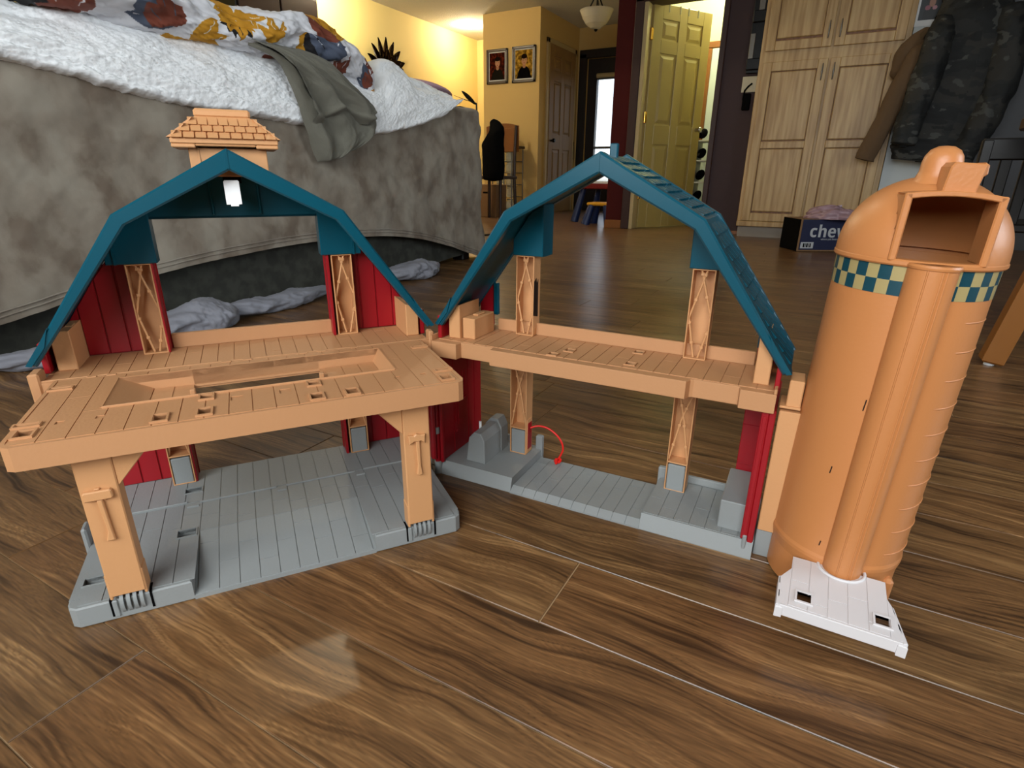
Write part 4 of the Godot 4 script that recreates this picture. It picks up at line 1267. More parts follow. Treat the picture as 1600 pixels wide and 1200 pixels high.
	var e := PackedVector2Array([Vector2(-0.2455, 0.002), Vector2(-0.2455, -0.010), Vector2(-0.2425, -0.013), Vector2(-0.2000, -0.013), Vector2(-0.1985, -0.001), Vector2(-0.1450, -0.001), Vector2(-0.1435, -0.013), Vector2(0.1310, -0.013), Vector2(0.1345, -0.003), Vector2(0.1385, -0.001), Vector2(0.1910, -0.001), Vector2(0.1930, -0.011), Vector2(0.2320, -0.011), Vector2(0.2320, 0.002)])
	g.T = Transform3D(Basis(Vector3.RIGHT, -PI / 2), Vector3.ZERO)
	g.prism(e, 0.203, FLOOR2 - 0.0009, 0.0008)
	g.T = Transform3D()
	g.box(V(-0.1860, FLOOR2 - 0.001, -0.0975), V(0.1985, 0.2455, -0.0915), 0.001)
	g.box(V(-0.2455, FLOOR2 - 0.001, -0.010), V(-0.2430, 0.2350, 0.0120), 0.0008)
	g.box(V(0.2285, FLOOR2 - 0.001, -0.010), V(0.2320, 0.2330, 0.0105), 0.0008)
	var holes := [[-0.046, -0.034, -0.042, -0.030], [-0.060, -0.048, -0.014, -0.003], [0.043, 0.055, -0.080, -0.068], [0.047, 0.059, -0.024, -0.012]]
	var through := []
	for q in holes: through.append([q[0], q[1], q[2], q[3], NAN])
	g.slab(-0.2455, 0.2320, -0.116, -0.0018, 0.203, FLOOR2 - 0.0009, through)
	for q in holes: ring_frame(g, q[0], q[1], q[2], q[3], FLOOR2, 0.0016, 0.0016, 0.010)
	var uf := part(root, "upper_floor", g, M.tan_deck_plastic, xf)
	var xs := []
	for i in 24: xs.append(-0.2395 + i * 0.0204)
	var rects := []
	for q in holes: rects.append([q[0], q[1], q[2], q[3], NAN])
	boards(uf, M.tan_deck_plastic, xs, -0.0905, -0.0015, FLOOR2, rects, {2: [-0.05], 6: [-0.03], 9: [-0.06], 13: [-0.04], 16: [-0.055], 20: [-0.03]})
	part(root, "lock_box", lock_shape(-0.2290, -0.2095, 0.2790, -0.072, -0.014), M.tan_plastic, xf)
	part(root, "lock_box", nb().box(V(-0.2080, FLOOR2, -0.080), V(-0.1870, 0.2590, -0.020), 0.001).box(V(-0.2020, 0.2590, -0.062), V(-0.1930, 0.2615, -0.040), 0.0008), M.tan_plastic, xf)
	part(root, "lock_box", lock_shape(0.2210, 0.2035, 0.2970, -0.075, -0.016), M.tan_plastic, xf)
	# roof and brackets
	roof(root, xf, true)
	for s in [-1.0, 1.0]:
		part(root, "roof_bracket", nb().prism(PackedVector2Array([Vector2(s * 0.104, 0.349), Vector2(s * 0.152, 0.349), Vector2(s * 0.152, under_roof(0.152)), Vector2(s * 0.1235, under_roof(0.1235)), Vector2(s * 0.104, under_roof(0.104))]), -0.113, -0.076, 0.001), M.teal_plastic, xf)
	part(root, "ridge_tab", bx(V(-0.006, 0.478, -0.062), V(0.004, 0.4985, -0.055), 0.001), M.teal_plastic, xf)


# ---------------------------------------------------------------- the toy silo
func silo() -> void:
	var at := V(0.0655, 0, -0.697)
	var root := thing("toy_silo", "tall orange toy silo with checkered band and open dome, standing right of the toy barn", "toy silo", at)
	var lean := Transform3D(Basis(V(0, 0, 1), deg_to_rad(-1.9)) * Basis(Vector3.UP, deg_to_rad(8.0)), V(0, 0, 0))
	var sp: Material = M.silo_plastic
	var q := PackedVector2Array([Vector2(0.0668, 0.0), Vector2(0.0672, 0.040), Vector2(0.0695, 0.052), Vector2(0.0695, 0.056), Vector2(0.0684, 0.060)])
	q.append(Vector2(0.0690, 0.356))
	q.append(Vector2(0.0694, 0.3855))
	var g := nb().lathe(q, 64)
	g.lathe(PackedVector2Array([Vector2(0.0660, 0.3855), Vector2(0.0655, 0.300), Vector2(0.0645, 0.02)]), 48)
	g.disc(V(0, 0.02, 0), 0.067, 48)
	# rolled rim under the dome
	g.lathe(PackedVector2Array([Vector2(0.0655, 0.3845), Vector2(0.0718, 0.3840), Vector2(0.0730, 0.3855), Vector2(0.0730, 0.3885), Vector2(0.0715, 0.3900), Vector2(0.0660, 0.3905)]), 64)
	g.box(V(0.045, 0.0, 0.030), V(0.057, 0.040, 0.052), 0.004)
	# raised hoops on the right side
	for k in 10:
		var y := 0.075 + k * 0.029
		var hp := PackedVector3Array()
		for i in 25:
			var a := 0.55 + 2.6 * i / 24.0
			hp.append(V(sin(a), 0, cos(a)) * (0.0680 if i == 0 or i == 24 else 0.0687) + V(0, y, 0))
		g.tube(hp, 0.0009, 6)
	var body := part(root, "silo_body", g, sp, lean)
	# scuffs
	g = nb()
	for s in [[-0.35, 0.245, 0.006], [-0.55, 0.165, 0.004], [-0.42, 0.075, 0.003], [-0.30, 0.043, 0.004]]:
		var a: float = s[0]
		g.tube(PackedVector3Array([V(sin(a), 0, cos(a)) * 0.0690 + V(0, s[1] - s[2], 0), V(sin(a + 0.008), 0, cos(a + 0.008)) * 0.0690 + V(0, s[1] + s[2], 0)]), 0.0006, 5)
	part(body, "scuff_marks", g, M.dark_sticker)
	# checkered sticker band
	var cm := mat("checks", Color.WHITE, 0.4)
	cm.albedo_texture = checks_picture()
	cm.texture_filter = BaseMaterial3D.TEXTURE_FILTER_NEAREST
	var band := nb().lathe(PackedVector2Array([Vector2(0.0694, 0.3565), Vector2(0.0698, 0.3838)]), 80)
	for i in band.t.size(): band.t[i].y = 1.0 - band.t[i].y
	part(root, "checkered_band", band, cm, lean)
	# grain chute down the front
	g = nb()
	var c := V(-0.0015, 0, 0.0660)
	g.T = Transform3D(Basis(), c)
	g.lathe(PackedVector2Array([Vector2(0.0190, 0.040), Vector2(0.0196, 0.200), Vector2(0.0202, 0.3855), Vector2(0.0198, 0.3875), Vector2(0.0, 0.3880)]), 40)
	g.T = Transform3D()
	for a in [-0.42, 0.16, 0.34]:
		g.tube(PackedVector3Array([c + V(sin(a) * 0.0190, 0.045, cos(a) * 0.0190), c + V(sin(a) * 0.0201, 0.384, cos(a) * 0.0201)]), 0.0009, 6)
	g.T = Transform3D(Basis(), c)
	g.lathe(PackedVector2Array([Vector2(0.0195, 0.3840), Vector2(0.0214, 0.3845), Vector2(0.0218, 0.3865), Vector2(0.0208, 0.3885), Vector2(0.0, 0.3890)]), 40)
	part(root, "grain_chute", g, sp, lean)
	# dome, cut open towards the front, with a hood round the opening
	var hw := 0.0352; var htop := 0.4465
	g = nb()
	var rad := func(y: float) -> float:
		var k: float = clampf((y - 0.3895) / 0.0735, 0.0, 1.0)
		return 0.0722 * sqrt(maxf(1.0 - pow(k, 2.2), 0.0)) + 0.0
	for sh in [0.0, 0.0022]:
		var seg := 96; var rows := 28
		for i in seg:
			for j in rows:
				var y0 := lerpf(0.3895, 0.4622, float(j) / rows); var y1 := lerpf(0.3895, 0.4622, float(j + 1) / rows)
				var a0 := TAU * i / seg; var a1 := TAU * (i + 1) / seg
				var am := (a0 + a1) / 2; var ym := (y0 + y1) / 2
				var r0: float = maxf(rad.call(y0) - sh, 0.0); var r1: float = maxf(rad.call(y1) - sh, 0.0)
				var rm: float = rad.call(ym)
				if cos(am) > 0 and absf(sin(am) * rm) < hw + 0.001 and ym < htop + 0.001: continue
				var P := [V(r0 * sin(a0), y0, r0 * cos(a0)), V(r0 * sin(a1), y0, r0 * cos(a1)), V(r1 * sin(a1), y1, r1 * cos(a1)), V(r1 * sin(a0), y1, r1 * cos(a0))]
				var N := []
				for p in P:
					var k: float = clampf((p.y - 0.3895) / 0.0735, 0.0, 1.0)
					N.append((V(p.x, 0, p.z).normalized() * sqrt(maxf(1.0 - pow(k, 2.2), 0.0)) + V(0, pow(k, 1.2) + 0.02, 0)).normalized() * (1.0 if sh == 0.0 else -1.0))
				for tr in ([[0, 2, 1], [0, 3, 2]] if sh == 0.0 else [[0, 1, 2], [0, 2, 3]]):
					for k in tr:
						g.v.append(P[k]); g.n.append(N[k]); g.t.append(Vector2.ZERO)
	var dome := part(root, "dome", g, sp, lean)
	g = nb()
	# hood: two cheeks and a slightly arched lintel reaching to the front of the rim
	var zf := 0.0625
	for s in [-1.0, 1.0]:
		var x = s * hw
		g.box(V(x - 0.0022, 0.3895, 0.030), V(x + 0.0022, htop - 0.001, zf), 0.0006)
		g.box(V(x - 0.0035 if s > 0 else x - 0.0028, 0.3880, zf - 0.004), V(x + 0.0028 if s > 0 else x + 0.0035, htop + 0.001, zf + 0.0022), 0.0012)
	var lint := PackedVector2Array()
	for k in 9:
		var u := -1.0 + k / 4.0
		lint.append(Vector2(u * (hw + 0.0025), htop + 0.0035 * (1.0 - u * u) + 0.0005))
	for k in 9:
		var u := 1.0 - k / 4.0
		lint.append(Vector2(u * (hw - 0.001), htop - 0.004 + 0.0035 * (1.0 - u * u)))
	g.prism(lint, zf - 0.030, zf + 0.0022, 0.0008)
	part(dome, "hood", g, sp)
	# filler neck behind the hood: bracket block and round cap
	g = nb()
	g.prism(PackedVector2Array([Vector2(-0.0100, 0.446), Vector2(0.0150, 0.446), Vector2(0.0170, 0.4600), Vector2(0.0185, 0.4730), Vector2(-0.0055, 0.4740), Vector2(-0.0080, 0.4700)]), 0.020, 0.0565, 0.0012)
	g.prism(PackedVector2Array([Vector2(0.0170, 0.4600), Vector2(0.0225, 0.4650), Vector2(0.0220, 0.4720), Vector2(0.0185, 0.4745)]), 0.026, 0.048, 0.001)
	g.T = Transform3D(Basis(), V(-0.004, 0, 0.012))
	g.lathe(PackedVector2Array([Vector2(0.0220, 0.4550), Vector2(0.0185, 0.4600), Vector2(0.0165, 0.4660), Vector2(0.0163, 0.4740), Vector2(0.0150, 0.4800), Vector2(0.0118, 0.4850), Vector2(0.0065, 0.4880), Vector2(0.0, 0.4888)]), 28, true)
	part(dome, "filler_cap", g, sp)
	# plate that joins silo and barn (given in the right half's own frame)
	var inv := Transform3D(Basis(), -at)
	var Q := inv * Transform3D(Basis(Vector3.UP, deg_to_rad(1.694)), V(-0.2545, 0, -0.6724))
	var wl := part(root, "connector_wall", nb().box(V(0.2375, 0.040, -0.060), V(0.2615, 0.2040, -0.002), 0.001), M.tan_plastic, Q)
	part(root, "connector_shelf", nb().box(V(0.2365, 0.2080, -0.040), V(0.2590, 0.2110, -0.001), 0.0006).box(V(0.2430, 0.2100, -0.040), V(0.2585, 0.2420, -0.004), 0.001), M.tan_plastic, Q)
	part(root, "connector_foot", nb().box(V(0.2370, 0.0, -0.050), V(0.2560, 0.0385, -0.006), 0.001), M.grey_plastic, Q)
	# loading tray in front of the chute, held clear of the floor
	g = nb()
	var y1 := 0.0500; var y0 := 0.0470
	var hs := [[0.0345, 0.0475, -0.5670, -0.5515], [0.1045, 0.1175, -0.5680, -0.5530]]
	var rects := []
	for h in hs: rects.append([h[0], h[1], h[2], h[3], NAN])
	g.T = inv
	g.slab(0.0265, 0.1170, -0.630, -0.5405, y0, y1 - 0.0007, rects)
	for h in hs: ring_frame(g, h[0], h[1], h[2], h[3], y1, 0.0020, 0.0016, 0.003)
	var flip := inv * Transform3D(Basis(Vector3.RIGHT, -PI / 2), Vector3.ZERO)
	g.T = flip
	g.prism(PackedVector2Array([Vector2(0.0268, 0.606), Vector2(0.0160, 0.583), Vector2(0.0180, 0.5375), Vector2(0.0268, 0.5395)]), y0, y1)
	g.prism(PackedVector2Array([Vector2(0.1168, 0.600), Vector2(0.1210, 0.588), Vector2(0.1285, 0.5400), Vector2(0.1168, 0.5395)]), y0, y1)
	# skirt
	g.prism(PackedVector2Array([Vector2(0.0195, 0.5400), Vector2(0.0195, 0.5370), Vector2(0.1265, 0.5370), Vector2(0.1265, 0.5400)]), 0.0370, y1, 0.0006)
	g.prism(PackedVector2Array([Vector2(0.0150, 0.5850), Vector2(0.0172, 0.5860), Vector2(0.0195, 0.5385), Vector2(0.0160, 0.5360)]), 0.0370, y1, 0.0006)
	g.prism(PackedVector2Array([Vector2(0.1200, 0.5900), Vector2(0.1222, 0.5880), Vector2(0.1305, 0.5385), Vector2(0.1265, 0.5370)]), 0.0370, y1, 0.0006)
	g.prism(PackedVector2Array([Vector2(0.0160, 0.5420), Vector2(0.0160, 0.5352), Vector2(0.0230, 0.5358), Vector2(0.0230, 0.5400)]), 0.0345, y1 - 0.002, 0.001)
	g.prism(PackedVector2Array([Vector2(0.1225, 0.5400), Vector2(0.1225, 0.5358), Vector2(0.1305, 0.5352), Vector2(0.1305, 0.5420)]), 0.0345, y1 - 0.002, 0.001)
	var tr := part(root, "loading_tray", g, M.pale_grey_plastic)
	for i in 5:
		var x0 := 0.0270 + i * 0.0180
		g = nb()
		g.T = inv
		var c2 := -0.585 + 0.03 * ((i * 2) % 3) / 2.0
		for zz in [[-0.629, c2], [c2 + 0.001, -0.541]]:
			g.slab(x0 + 0.0004, x0 + 0.0176, zz[0], zz[1], y1 - 0.0014, y1, rects)
		part(tr, "board", g, M.pale_grey_plastic)
	# collar where the chute meets the tray
	g = nb()
	var cc := lean * (c + V(0, y1, 0))
	var cp := PackedVector3Array()
	for k in 19:
		var a := -1.75 + 3.5 * k / 18.0
		cp.append(cc + V(sin(a) * 0.0228, 0.0006, cos(a) * 0.0228))
	g.tube(cp, 0.0018, 6)
	part(tr, "collar", g, M.pale_grey_plastic)


# ---------------------------------------------------------------- sofa seen from behind, with throws
func curve(pts: Array, x: float) -> float:
	# piecewise smooth interpolation through [x, y] pairs sorted by falling or rising x
	var up: bool = pts[-1][0] > pts[0][0]
	for i in pts.size() - 1:
		var a = pts[i]; var b = pts[i + 1]
		if (up and x <= b[0]) or (not up and x >= b[0]):
			var k: float = clampf((x - a[0]) / (b[0] - a[0]), 0.0, 1.0)
			var p0: float = pts[maxi(i - 1, 0)][1]; var p3: float = pts[mini(i + 2, pts.size() - 1)][1]
			return cubic_interpolate(a[1], b[1], p0, p3, k)
	return pts[-1][1]

func fold(x: float, y: float, s: float) -> float:
	return noise.get_noise_2d(x * s, y * s)

func sofa() -> void:
	var root := thing("sofa", "long grey-brown suede slipcovered sofa seen from behind, throws draped over its back", "sofa", V(-2.2, 0, -1.4))
	var inv := Transform3D(Basis(), V(2.2, 0, 1.4))
	# frame under the cover, dark olive lining down to the floor
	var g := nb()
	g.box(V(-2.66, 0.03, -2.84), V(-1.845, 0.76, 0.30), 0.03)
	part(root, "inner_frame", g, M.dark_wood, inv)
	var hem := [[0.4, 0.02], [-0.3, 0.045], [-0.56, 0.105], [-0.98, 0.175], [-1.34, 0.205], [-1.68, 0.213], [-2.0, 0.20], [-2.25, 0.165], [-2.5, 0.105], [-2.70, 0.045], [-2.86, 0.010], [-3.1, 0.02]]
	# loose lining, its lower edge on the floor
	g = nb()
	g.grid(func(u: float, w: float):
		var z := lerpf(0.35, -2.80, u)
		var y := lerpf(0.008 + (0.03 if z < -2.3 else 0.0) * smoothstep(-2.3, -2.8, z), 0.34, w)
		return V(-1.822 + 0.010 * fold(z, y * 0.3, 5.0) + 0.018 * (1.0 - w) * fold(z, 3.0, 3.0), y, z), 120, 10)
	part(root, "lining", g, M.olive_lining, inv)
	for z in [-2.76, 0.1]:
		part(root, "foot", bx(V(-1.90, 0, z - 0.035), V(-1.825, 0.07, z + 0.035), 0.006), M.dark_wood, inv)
	# suede cover: an outline round the back and the right end
	var X0 := -1.775; var ZE := -2.885; var R := 0.075
	var outline := func(s: float) -> Array:
		# s runs along the back, round the corner and along the end; returns x, z, normal x, normal z
		var l0 := 0.4 - (ZE + R)
		var l1 := R * PI / 2
		if s < l0: return [X0, 0.4 - s, 1.0, 0.0]
		if s < l0 + l1:
			var a := (s - l0) / R
			return [X0 - R + R * cos(a), ZE + R - R * sin(a), cos(a), -sin(a)]
		return [X0 - R - (s - l0 - l1), ZE, 0.0, -1.0]
	var total := 0.4 - (ZE + R) + R * PI / 2 + 0.75
	g = nb()
	g.grid(func(u: float, w: float):
		var s: float = u * total
		var o: Array = outline.call(s)
		var top = 0.765 + 0.015 * fold(s, 2.0, 2.2)
		if o[1] < -2.55: top = lerpf(top, 0.775, smoothstep(-2.55, -2.86, o[1]))
		var hy: float = curve(hem, o[1]) if o[3] > -0.9 else 0.02
		var y: float = lerpf(hy, top, minf(w / 0.86, 1.0))
		var push := 0.012 * fold(s * 0.8, y * 0.8, 4.0) + 0.004 * fold(s, y, 13.0)
		# hanging creases, deeper towards the right end
		var cr := smoothstep(1.6, 3.0, s)
		push += cr * 0.008 * sin(s * 13.0 + 4.0 * fold(s, y, 2.5)) * smoothstep(0.12, 0.45, y) * fold(s * 0.6, y * 1.4, 3.0)
		push += cr * 0.006 * (1.0 - absf(fold(s * 1.3 + y * 0.4, y * 0.9, 3.0)) * 3.0)
		# flare towards the hem
		push += 0.020 * smoothstep(0.30, 0.0, y - hy) + 0.005
		if w > 0.86:
			var k := (w - 0.86) / 0.14
			var a := k * PI / 2
			push -= (1.0 - cos(a)) * 0.12
			y = top + sin(a) * 0.03
		return V(o[0] + o[2] * push, y, o[1] + o[3] * push), 300, 64)
	# lid
	g.grid(func(u: float, w: float):
		var z := lerpf(0.4, ZE + 0.10, u)
		return V(lerpf(-1.86, -2.62, w), 0.765 + 0.010 * fold(z, w, 3.0), z), 60, 8)
	part(root, "slipcover", g, M.suede, inv)
	# double-stitched hem band
	g = nb()
	for d in [0.018, 0.030]:
		var path := PackedVector3Array()
		for i in 200:
			var z := lerpf(0.3, -2.80, i / 199.0)
			var y = curve(hem, z) + d
			var s := 0.4 - z
			path.append(V(X0 + 0.0265 + 0.012 * fold(s * 0.8, y * 0.8, 4.0) + 0.004 * fold(s, y, 13.0) + smoothstep(1.6, 3.0, s) * 0.006 * (1.0 - absf(fold(s * 1.3 + y * 0.4, y * 0.9, 3.0)) * 3.0), y, z))
		g.tube(path, 0.0022, 5)
	part(root, "hem_stitching", g, M.suede, inv)

	# white fleece along the top of the back
	var low := [[0.4, 0.72], [-0.72, 0.706], [-0.876, 0.684], [-1.0, 0.664], [-1.18, 0.648], [-1.40, 0.638], [-1.6, 0.626], [-1.98, 0.617], [-2.27, 0.672], [-2.47, 0.728], [-2.57, 0.775], [-2.61, 0.795], [-2.64, 0.815]]
	var top := [[0.4, 0.86], [-0.79, 0.850], [-0.93, 0.862], [-1.09, 0.866], [-1.28, 0.858], [-1.51, 0.866], [-1.80, 0.85], [-1.98, 0.848], [-2.05, 0.860], [-2.11, 0.918], [-2.17, 0.932], [-2.23, 0.925], [-2.29, 0.892], [-2.40, 0.880], [-2.52, 0.862], [-2.60, 0.852], [-2.67, 0.842]]
	g = nb()
	g.grid(func(u: float, w: float):
		var z := lerpf(0.4, -2.630, u)
		var yl := curve(low, z) + 0.006 * fold(z, 0.0, 14.0) + 0.003 * fold(z, 5.0, 60.0)
		var yt := curve(top, z)
		var p: Vector3
		if w < 0.06:      # turned-under edge gives the fleece its thickness
			p = V(lerpf(-1.775, -1.728, sin(w / 0.06 * PI / 2)), yl + 0.012 * (1.0 - cos(w / 0.06 * PI / 2)), z)
		elif w < 0.62:
			var k := (w - 0.06) / 0.56
			var y := lerpf(yl + 0.012, yt - 0.035, k)
			p = V(-1.728 - 0.075 * pow(k, 3.0), y, z)
		elif w < 0.78:
			var a := (w - 0.62) / 0.16 * PI / 2
			p = V(-1.803 - 0.05 * (1.0 - cos(a)), yt - 0.035 + 0.035 * sin(a), z)
		else:
			var k := (w - 0.78) / 0.22
			p = V(-1.853 - 0.40 * k, yt - maxf(yt - 0.870, 0.0) * k - 0.006 * k, z)
		var d := 0.010 * fold(z * 0.9, w, 5.0) + 0.0035 * fold(z, w * 2.0, 42.0) + 0.002 * fold(z, w * 2.0, 110.0)
		return p + V(d, d * 0.5, 0), 520, 72)
	var fl := part(self, "fleece_throw", g, M.fleece)
	tag(fl, "white fluffy fleece throw draped along the top of the sofa back", "throw blanket")

	# olive fleece blanket hanging over it in folds
	var le := [[0.0, -1.36, 0.872], [0.14, -1.405, 0.845], [0.32, -1.488, 0.800], [0.52, -1.535, 0.714], [0.70, -1.570, 0.630], [0.86, -1.600, 0.560], [1.0, -1.626, 0.503]]
	var re := [[0.0, -1.60, 0.880], [0.14, -1.70, 0.838], [0.32, -1.815, 0.765], [0.52, -1.915, 0.715], [0.70, -1.940, 0.655], [0.86, -1.905, 0.600], [1.0, -1.790, 0.546]]
	var blanket := func(x0: float, w0: float, w1: float, thick: float) -> B:
		return nb().grid(func(u: float, w: float):
			var k := lerpf(w0, w1, w)
			var zl := curve(le.map(func(e): return [e[0], e[1]]), k); var yl := curve(le.map(func(e): return [e[0], e[2]]), k)
			var zr := curve(re.map(func(e): return [e[0], e[1]]), k); var yr := curve(re.map(func(e): return [e[0], e[2]]), k)
			var z := lerpf(zl, zr, u); var y := lerpf(yl, yr, u) - 0.012 * sin(u * PI) * k
			# broad hanging pleats that start at the top left
			var f := 0.016 * sin(u * 15.0 + 1.1 * sin(k * 4.0)) * (1.0 - smoothstep(0.0, 1.0, u) * 0.35) * smoothstep(0.05, 0.4, k) + 0.012 * fold(u * 1.5, k * 1.5, 2.4)
			var edge := minf(minf(u, 1.0 - u) * 9.0, 1.0)
			var low_end := minf((1.0 - w) * 9.0, 1.0)
			var ed := 1.0 - sqrt(clampf(edge * low_end, 0.0, 1.0))
			return V(x0 + f - ed * thick - 0.11 * pow(maxf(0.26 - k, 0.0) / 0.26, 2.0), y, z), 70, 60)
	var ob := part(self, "olive_blanket", blanket.call(-1.690, 0.0, 1.0, 0.035), M.olive_fleece)
	tag(ob, "olive grey fleece blanket hanging in folds over the white throw", "blanket")
	# doubled upper layer that ends in a wavy fold
	var up := nb().grid(func(u: float, w: float):
		var k := w
		var kmax := 0.665 + 0.05 * sin(u * 9.0 + 0.6) - 0.02 * u
		k *= kmax
		var zl := curve(le.map(func(e): return [e[0], e[1]]), k); var yl := curve(le.map(func(e): return [e[0], e[2]]), k)
		var zr := curve(re.map(func(e): return [e[0], e[1]]), k); var yr := curve(re.map(func(e): return [e[0], e[2]]), k)
		var uu := lerpf(0.02, 0.97, u)
		var z := lerpf(zl, zr, uu); var y := lerpf(yl, yr, uu) - 0.012 * sin(uu * PI) * k
		var f := 0.022 * sin(uu * 17.0 + 1.6 * sin(k * 4.0)) * smoothstep(0.05, 0.5, k) + 0.010 * fold(uu * 1.5, k * 1.5, 3.4)
		var roll := smoothstep(0.86, 1.0, w)
		return V(-1.668 + f + 0.014 * sin(roll * PI) - 0.034 * roll * roll - 0.11 * pow(maxf(0.26 - k, 0.0) / 0.26, 2.0), y, z), 70, 50)
	part(ob, "upper_fold", up, M.olive_fleece)

	# floral blanket bundled on top
	var c := [[-0.30, 0.945, 0.075], [-0.70, 0.935, 0.075], [-0.945, 0.915, 0.072], [-1.10, 0.908, 0.068], [-1.27, 0.895, 0.055], [-1.386, 0.890, 0.058], [-1.50, 0.902, 0.068], [-1.62, 0.920, 0.068], [-1.777, 0.905, 0.072], [-1.90, 0.868, 0.058], [-1.98, 0.815, 0.040], [-2.03, 0.768, 0.014]]
	g = nb()
	g.grid(func(u: float, w: float):
		var k: float = u * (c.size() - 1)
		var z := curve(c_at(c, 0), k); var y := curve(c_at(c, 1), k); var r := curve(c_at(c, 2), k)
		var a: float = -w * TAU
		var bump_ := 1.0 + 0.24 * fold(z * 1.4 + cos(a) * 0.25, sin(a) * 0.25, 6.0) + 0.13 * fold(z + cos(a) * 0.3, sin(a) * 0.3 + 7.0, 15.0) + 0.10 * sin(a * 3.0 + z * 16.0)
		return V(-1.80 + cos(a) * r * 1.35 * bump_, y + sin(a) * r * bump_, z), 180, 56, true, 1.7, 0.9)
	for i in g.t.size(): pass
	var fb := part(self, "floral_blanket", g, M.floral)
	tag(fb, "white blanket with brown, mustard and black leaf print bundled on the sofa top", "blanket")
	# mauve cushion edge behind the fleece
	g = nb()
	g.grid(func(u: float, w: float):
		var z := lerpf(-2.36, -2.93, u)
		var a: float = -w * TAU
		var r := sin(clampf(u, 0.02, 0.985) * PI)
		return V(-2.06 + cos(a) * 0.16 * pow(r, 0.5), 0.870 + 0.030 * (1.0 - u) + sin(a) * 0.034 * pow(r, 0.7), z), 30, 20, false)
	var mc := part(self, "cushion", g, M.mauve_cloth)
	tag(mc, "flat mauve cushion lying on the far end of the sofa", "cushion")
	# grey cloth pushed under the sofa in four heaps
	var heaps := [
		[[V(-1.66, 0.034, -0.86), V(-1.655, 0.042, -0.96), V(-1.65, 0.046, -1.04), V(-1.66, 0.040, -1.10), V(-1.69, 0.026, -1.16)], [0.040, 0.048, 0.052, 0.048, 0.030], "thick grey cloth roll under the sofa, right of the barn's left upper pillar"],
		[[V(-1.72, 0.030, -1.12), V(-1.70, 0.034, -1.20), V(-1.69, 0.030, -1.30), V(-1.70, 0.030, -1.40), V(-1.71, 0.030, -1.50), V(-1.73, 0.03, -1.62)], [0.020, 0.034, 0.028, 0.034, 0.030, 0.020], "long crumpled grey cloth under the sofa, seen above the barn's upper rail"],
		[[V(-1.73, 0.030, -1.90), V(-1.70, 0.036, -1.98), V(-1.68, 0.042, -2.07), V(-1.675, 0.040, -2.17), V(-1.69, 0.034, -2.26), V(-1.72, 0.020, -2.33)], [0.018, 0.036, 0.044, 0.044, 0.034, 0.014], "pale grey cloth heap on the floor under the sofa, left of the barn's right roof"],
		[[V(-1.75, 0.022, -0.48), V(-1.69, 0.024, -0.55), V(-1.66, 0.026, -0.63), V(-1.68, 0.022, -0.72)], [0.012, 0.024, 0.026, 0.012], "small bit of pale grey cloth on the floor behind the barn's left eave"],
	]
	for h in heaps:
		var cv := Curve3D.new()
		for p in h[0]: cv.add_point(p)
		var n: int = h[0].size() - 1
		g = nb()
		g.grid(func(u: float, w: float):
			var k: float = u * n
			var i := mini(int(k), n - 1)
			var p: Vector3 = (h[0][i] as Vector3).cubic_interpolate(h[0][i + 1], h[0][maxi(i - 1, 0)], h[0][mini(i + 2, n)], k - i)
			var r: float = lerpf(h[1][i], h[1][i + 1], k - i) * (0.15 + 0.85 * pow(sin(clampf(u, 0.01, 0.99) * PI), 0.45))
			var a: float = -w * TAU
			var f := 1.0 + 0.34 * fold(p.z * 1.2 + cos(a) * 0.10, sin(a) * 0.10, 8.0) + 0.10 * sin(a * 3.0 + p.z * 34.0 + 3.0 * fold(p.z, 1.0, 8.0))
			var q := p + V(cos(a) * r * 1.5 * f, sin(a) * r * f, 0.0)
			q.y = maxf(q.y, 0.0012)
			return q, 90, 40, false)
		var o := part(self, "grey_cloth", g, M.grey_cloth)
		tag(o, h[2], "cloth", "grey cloth under the sofa")

func c_at(c: Array, i: int) -> Array:
	var o := []
	for k in c.size(): o.append([float(k), c[k][i]])
	return o


# ---------------------------------------------------------------- things in the rooms behind
func text_mesh(s: String, size: float, depth := 0.002, bold := true) -> TextMesh:
	var t := TextMesh.new()
	var f := SystemFont.new()
	f.font_names = PackedStringArray(["Droid Sans"])
	if bold: f.font_weight = 700
	t.font = f
	t.text = s
	t.font_size = 64
	t.pixel_size = size / 64.0
	t.depth = depth
	return t

func picture(called: String, pic: Texture2D, x0: float, x1: float, y0: float, y1: float, z: float, label: String, group: String) -> void:
	var o := thing(called, label, "picture", V((x0 + x1) / 2, y0, z), 0.0, group)
	var w := (x1 - x0) / 2; var h := y1 - y0
	var g := nb()
	for r in [[-w, w, 0.0, 0.028], [-w, w, h - 0.028, h], [-w, -w + 0.028, 0.0, h], [w - 0.028, w, 0.0, h]]:
		g.box(V(r[0], r[2], 0), V(r[1], r[3], 0.022), 0.004)
	part(o, "frame", g, M.walnut)
	part(o, "mat_board", bx(V(-w + 0.026, 0.026, 0.002), V(w - 0.026, h - 0.026, 0.010)), M.white_print)
	var m := mat(called + str(x0), Color.WHITE, 0.8)
	m.metallic_specular = 0.1
	m.albedo_texture = pic
	var p := nb()
	p.quad(V(-w + 0.040, 0.042, 0.0112), V(w - 0.040, 0.042, 0.0112), V(w - 0.040, h - 0.040, 0.0112), V(-w + 0.040, h - 0.040, 0.0112), Rect2(0, 1, 1, -1))
	part(o, "portrait", p, m)

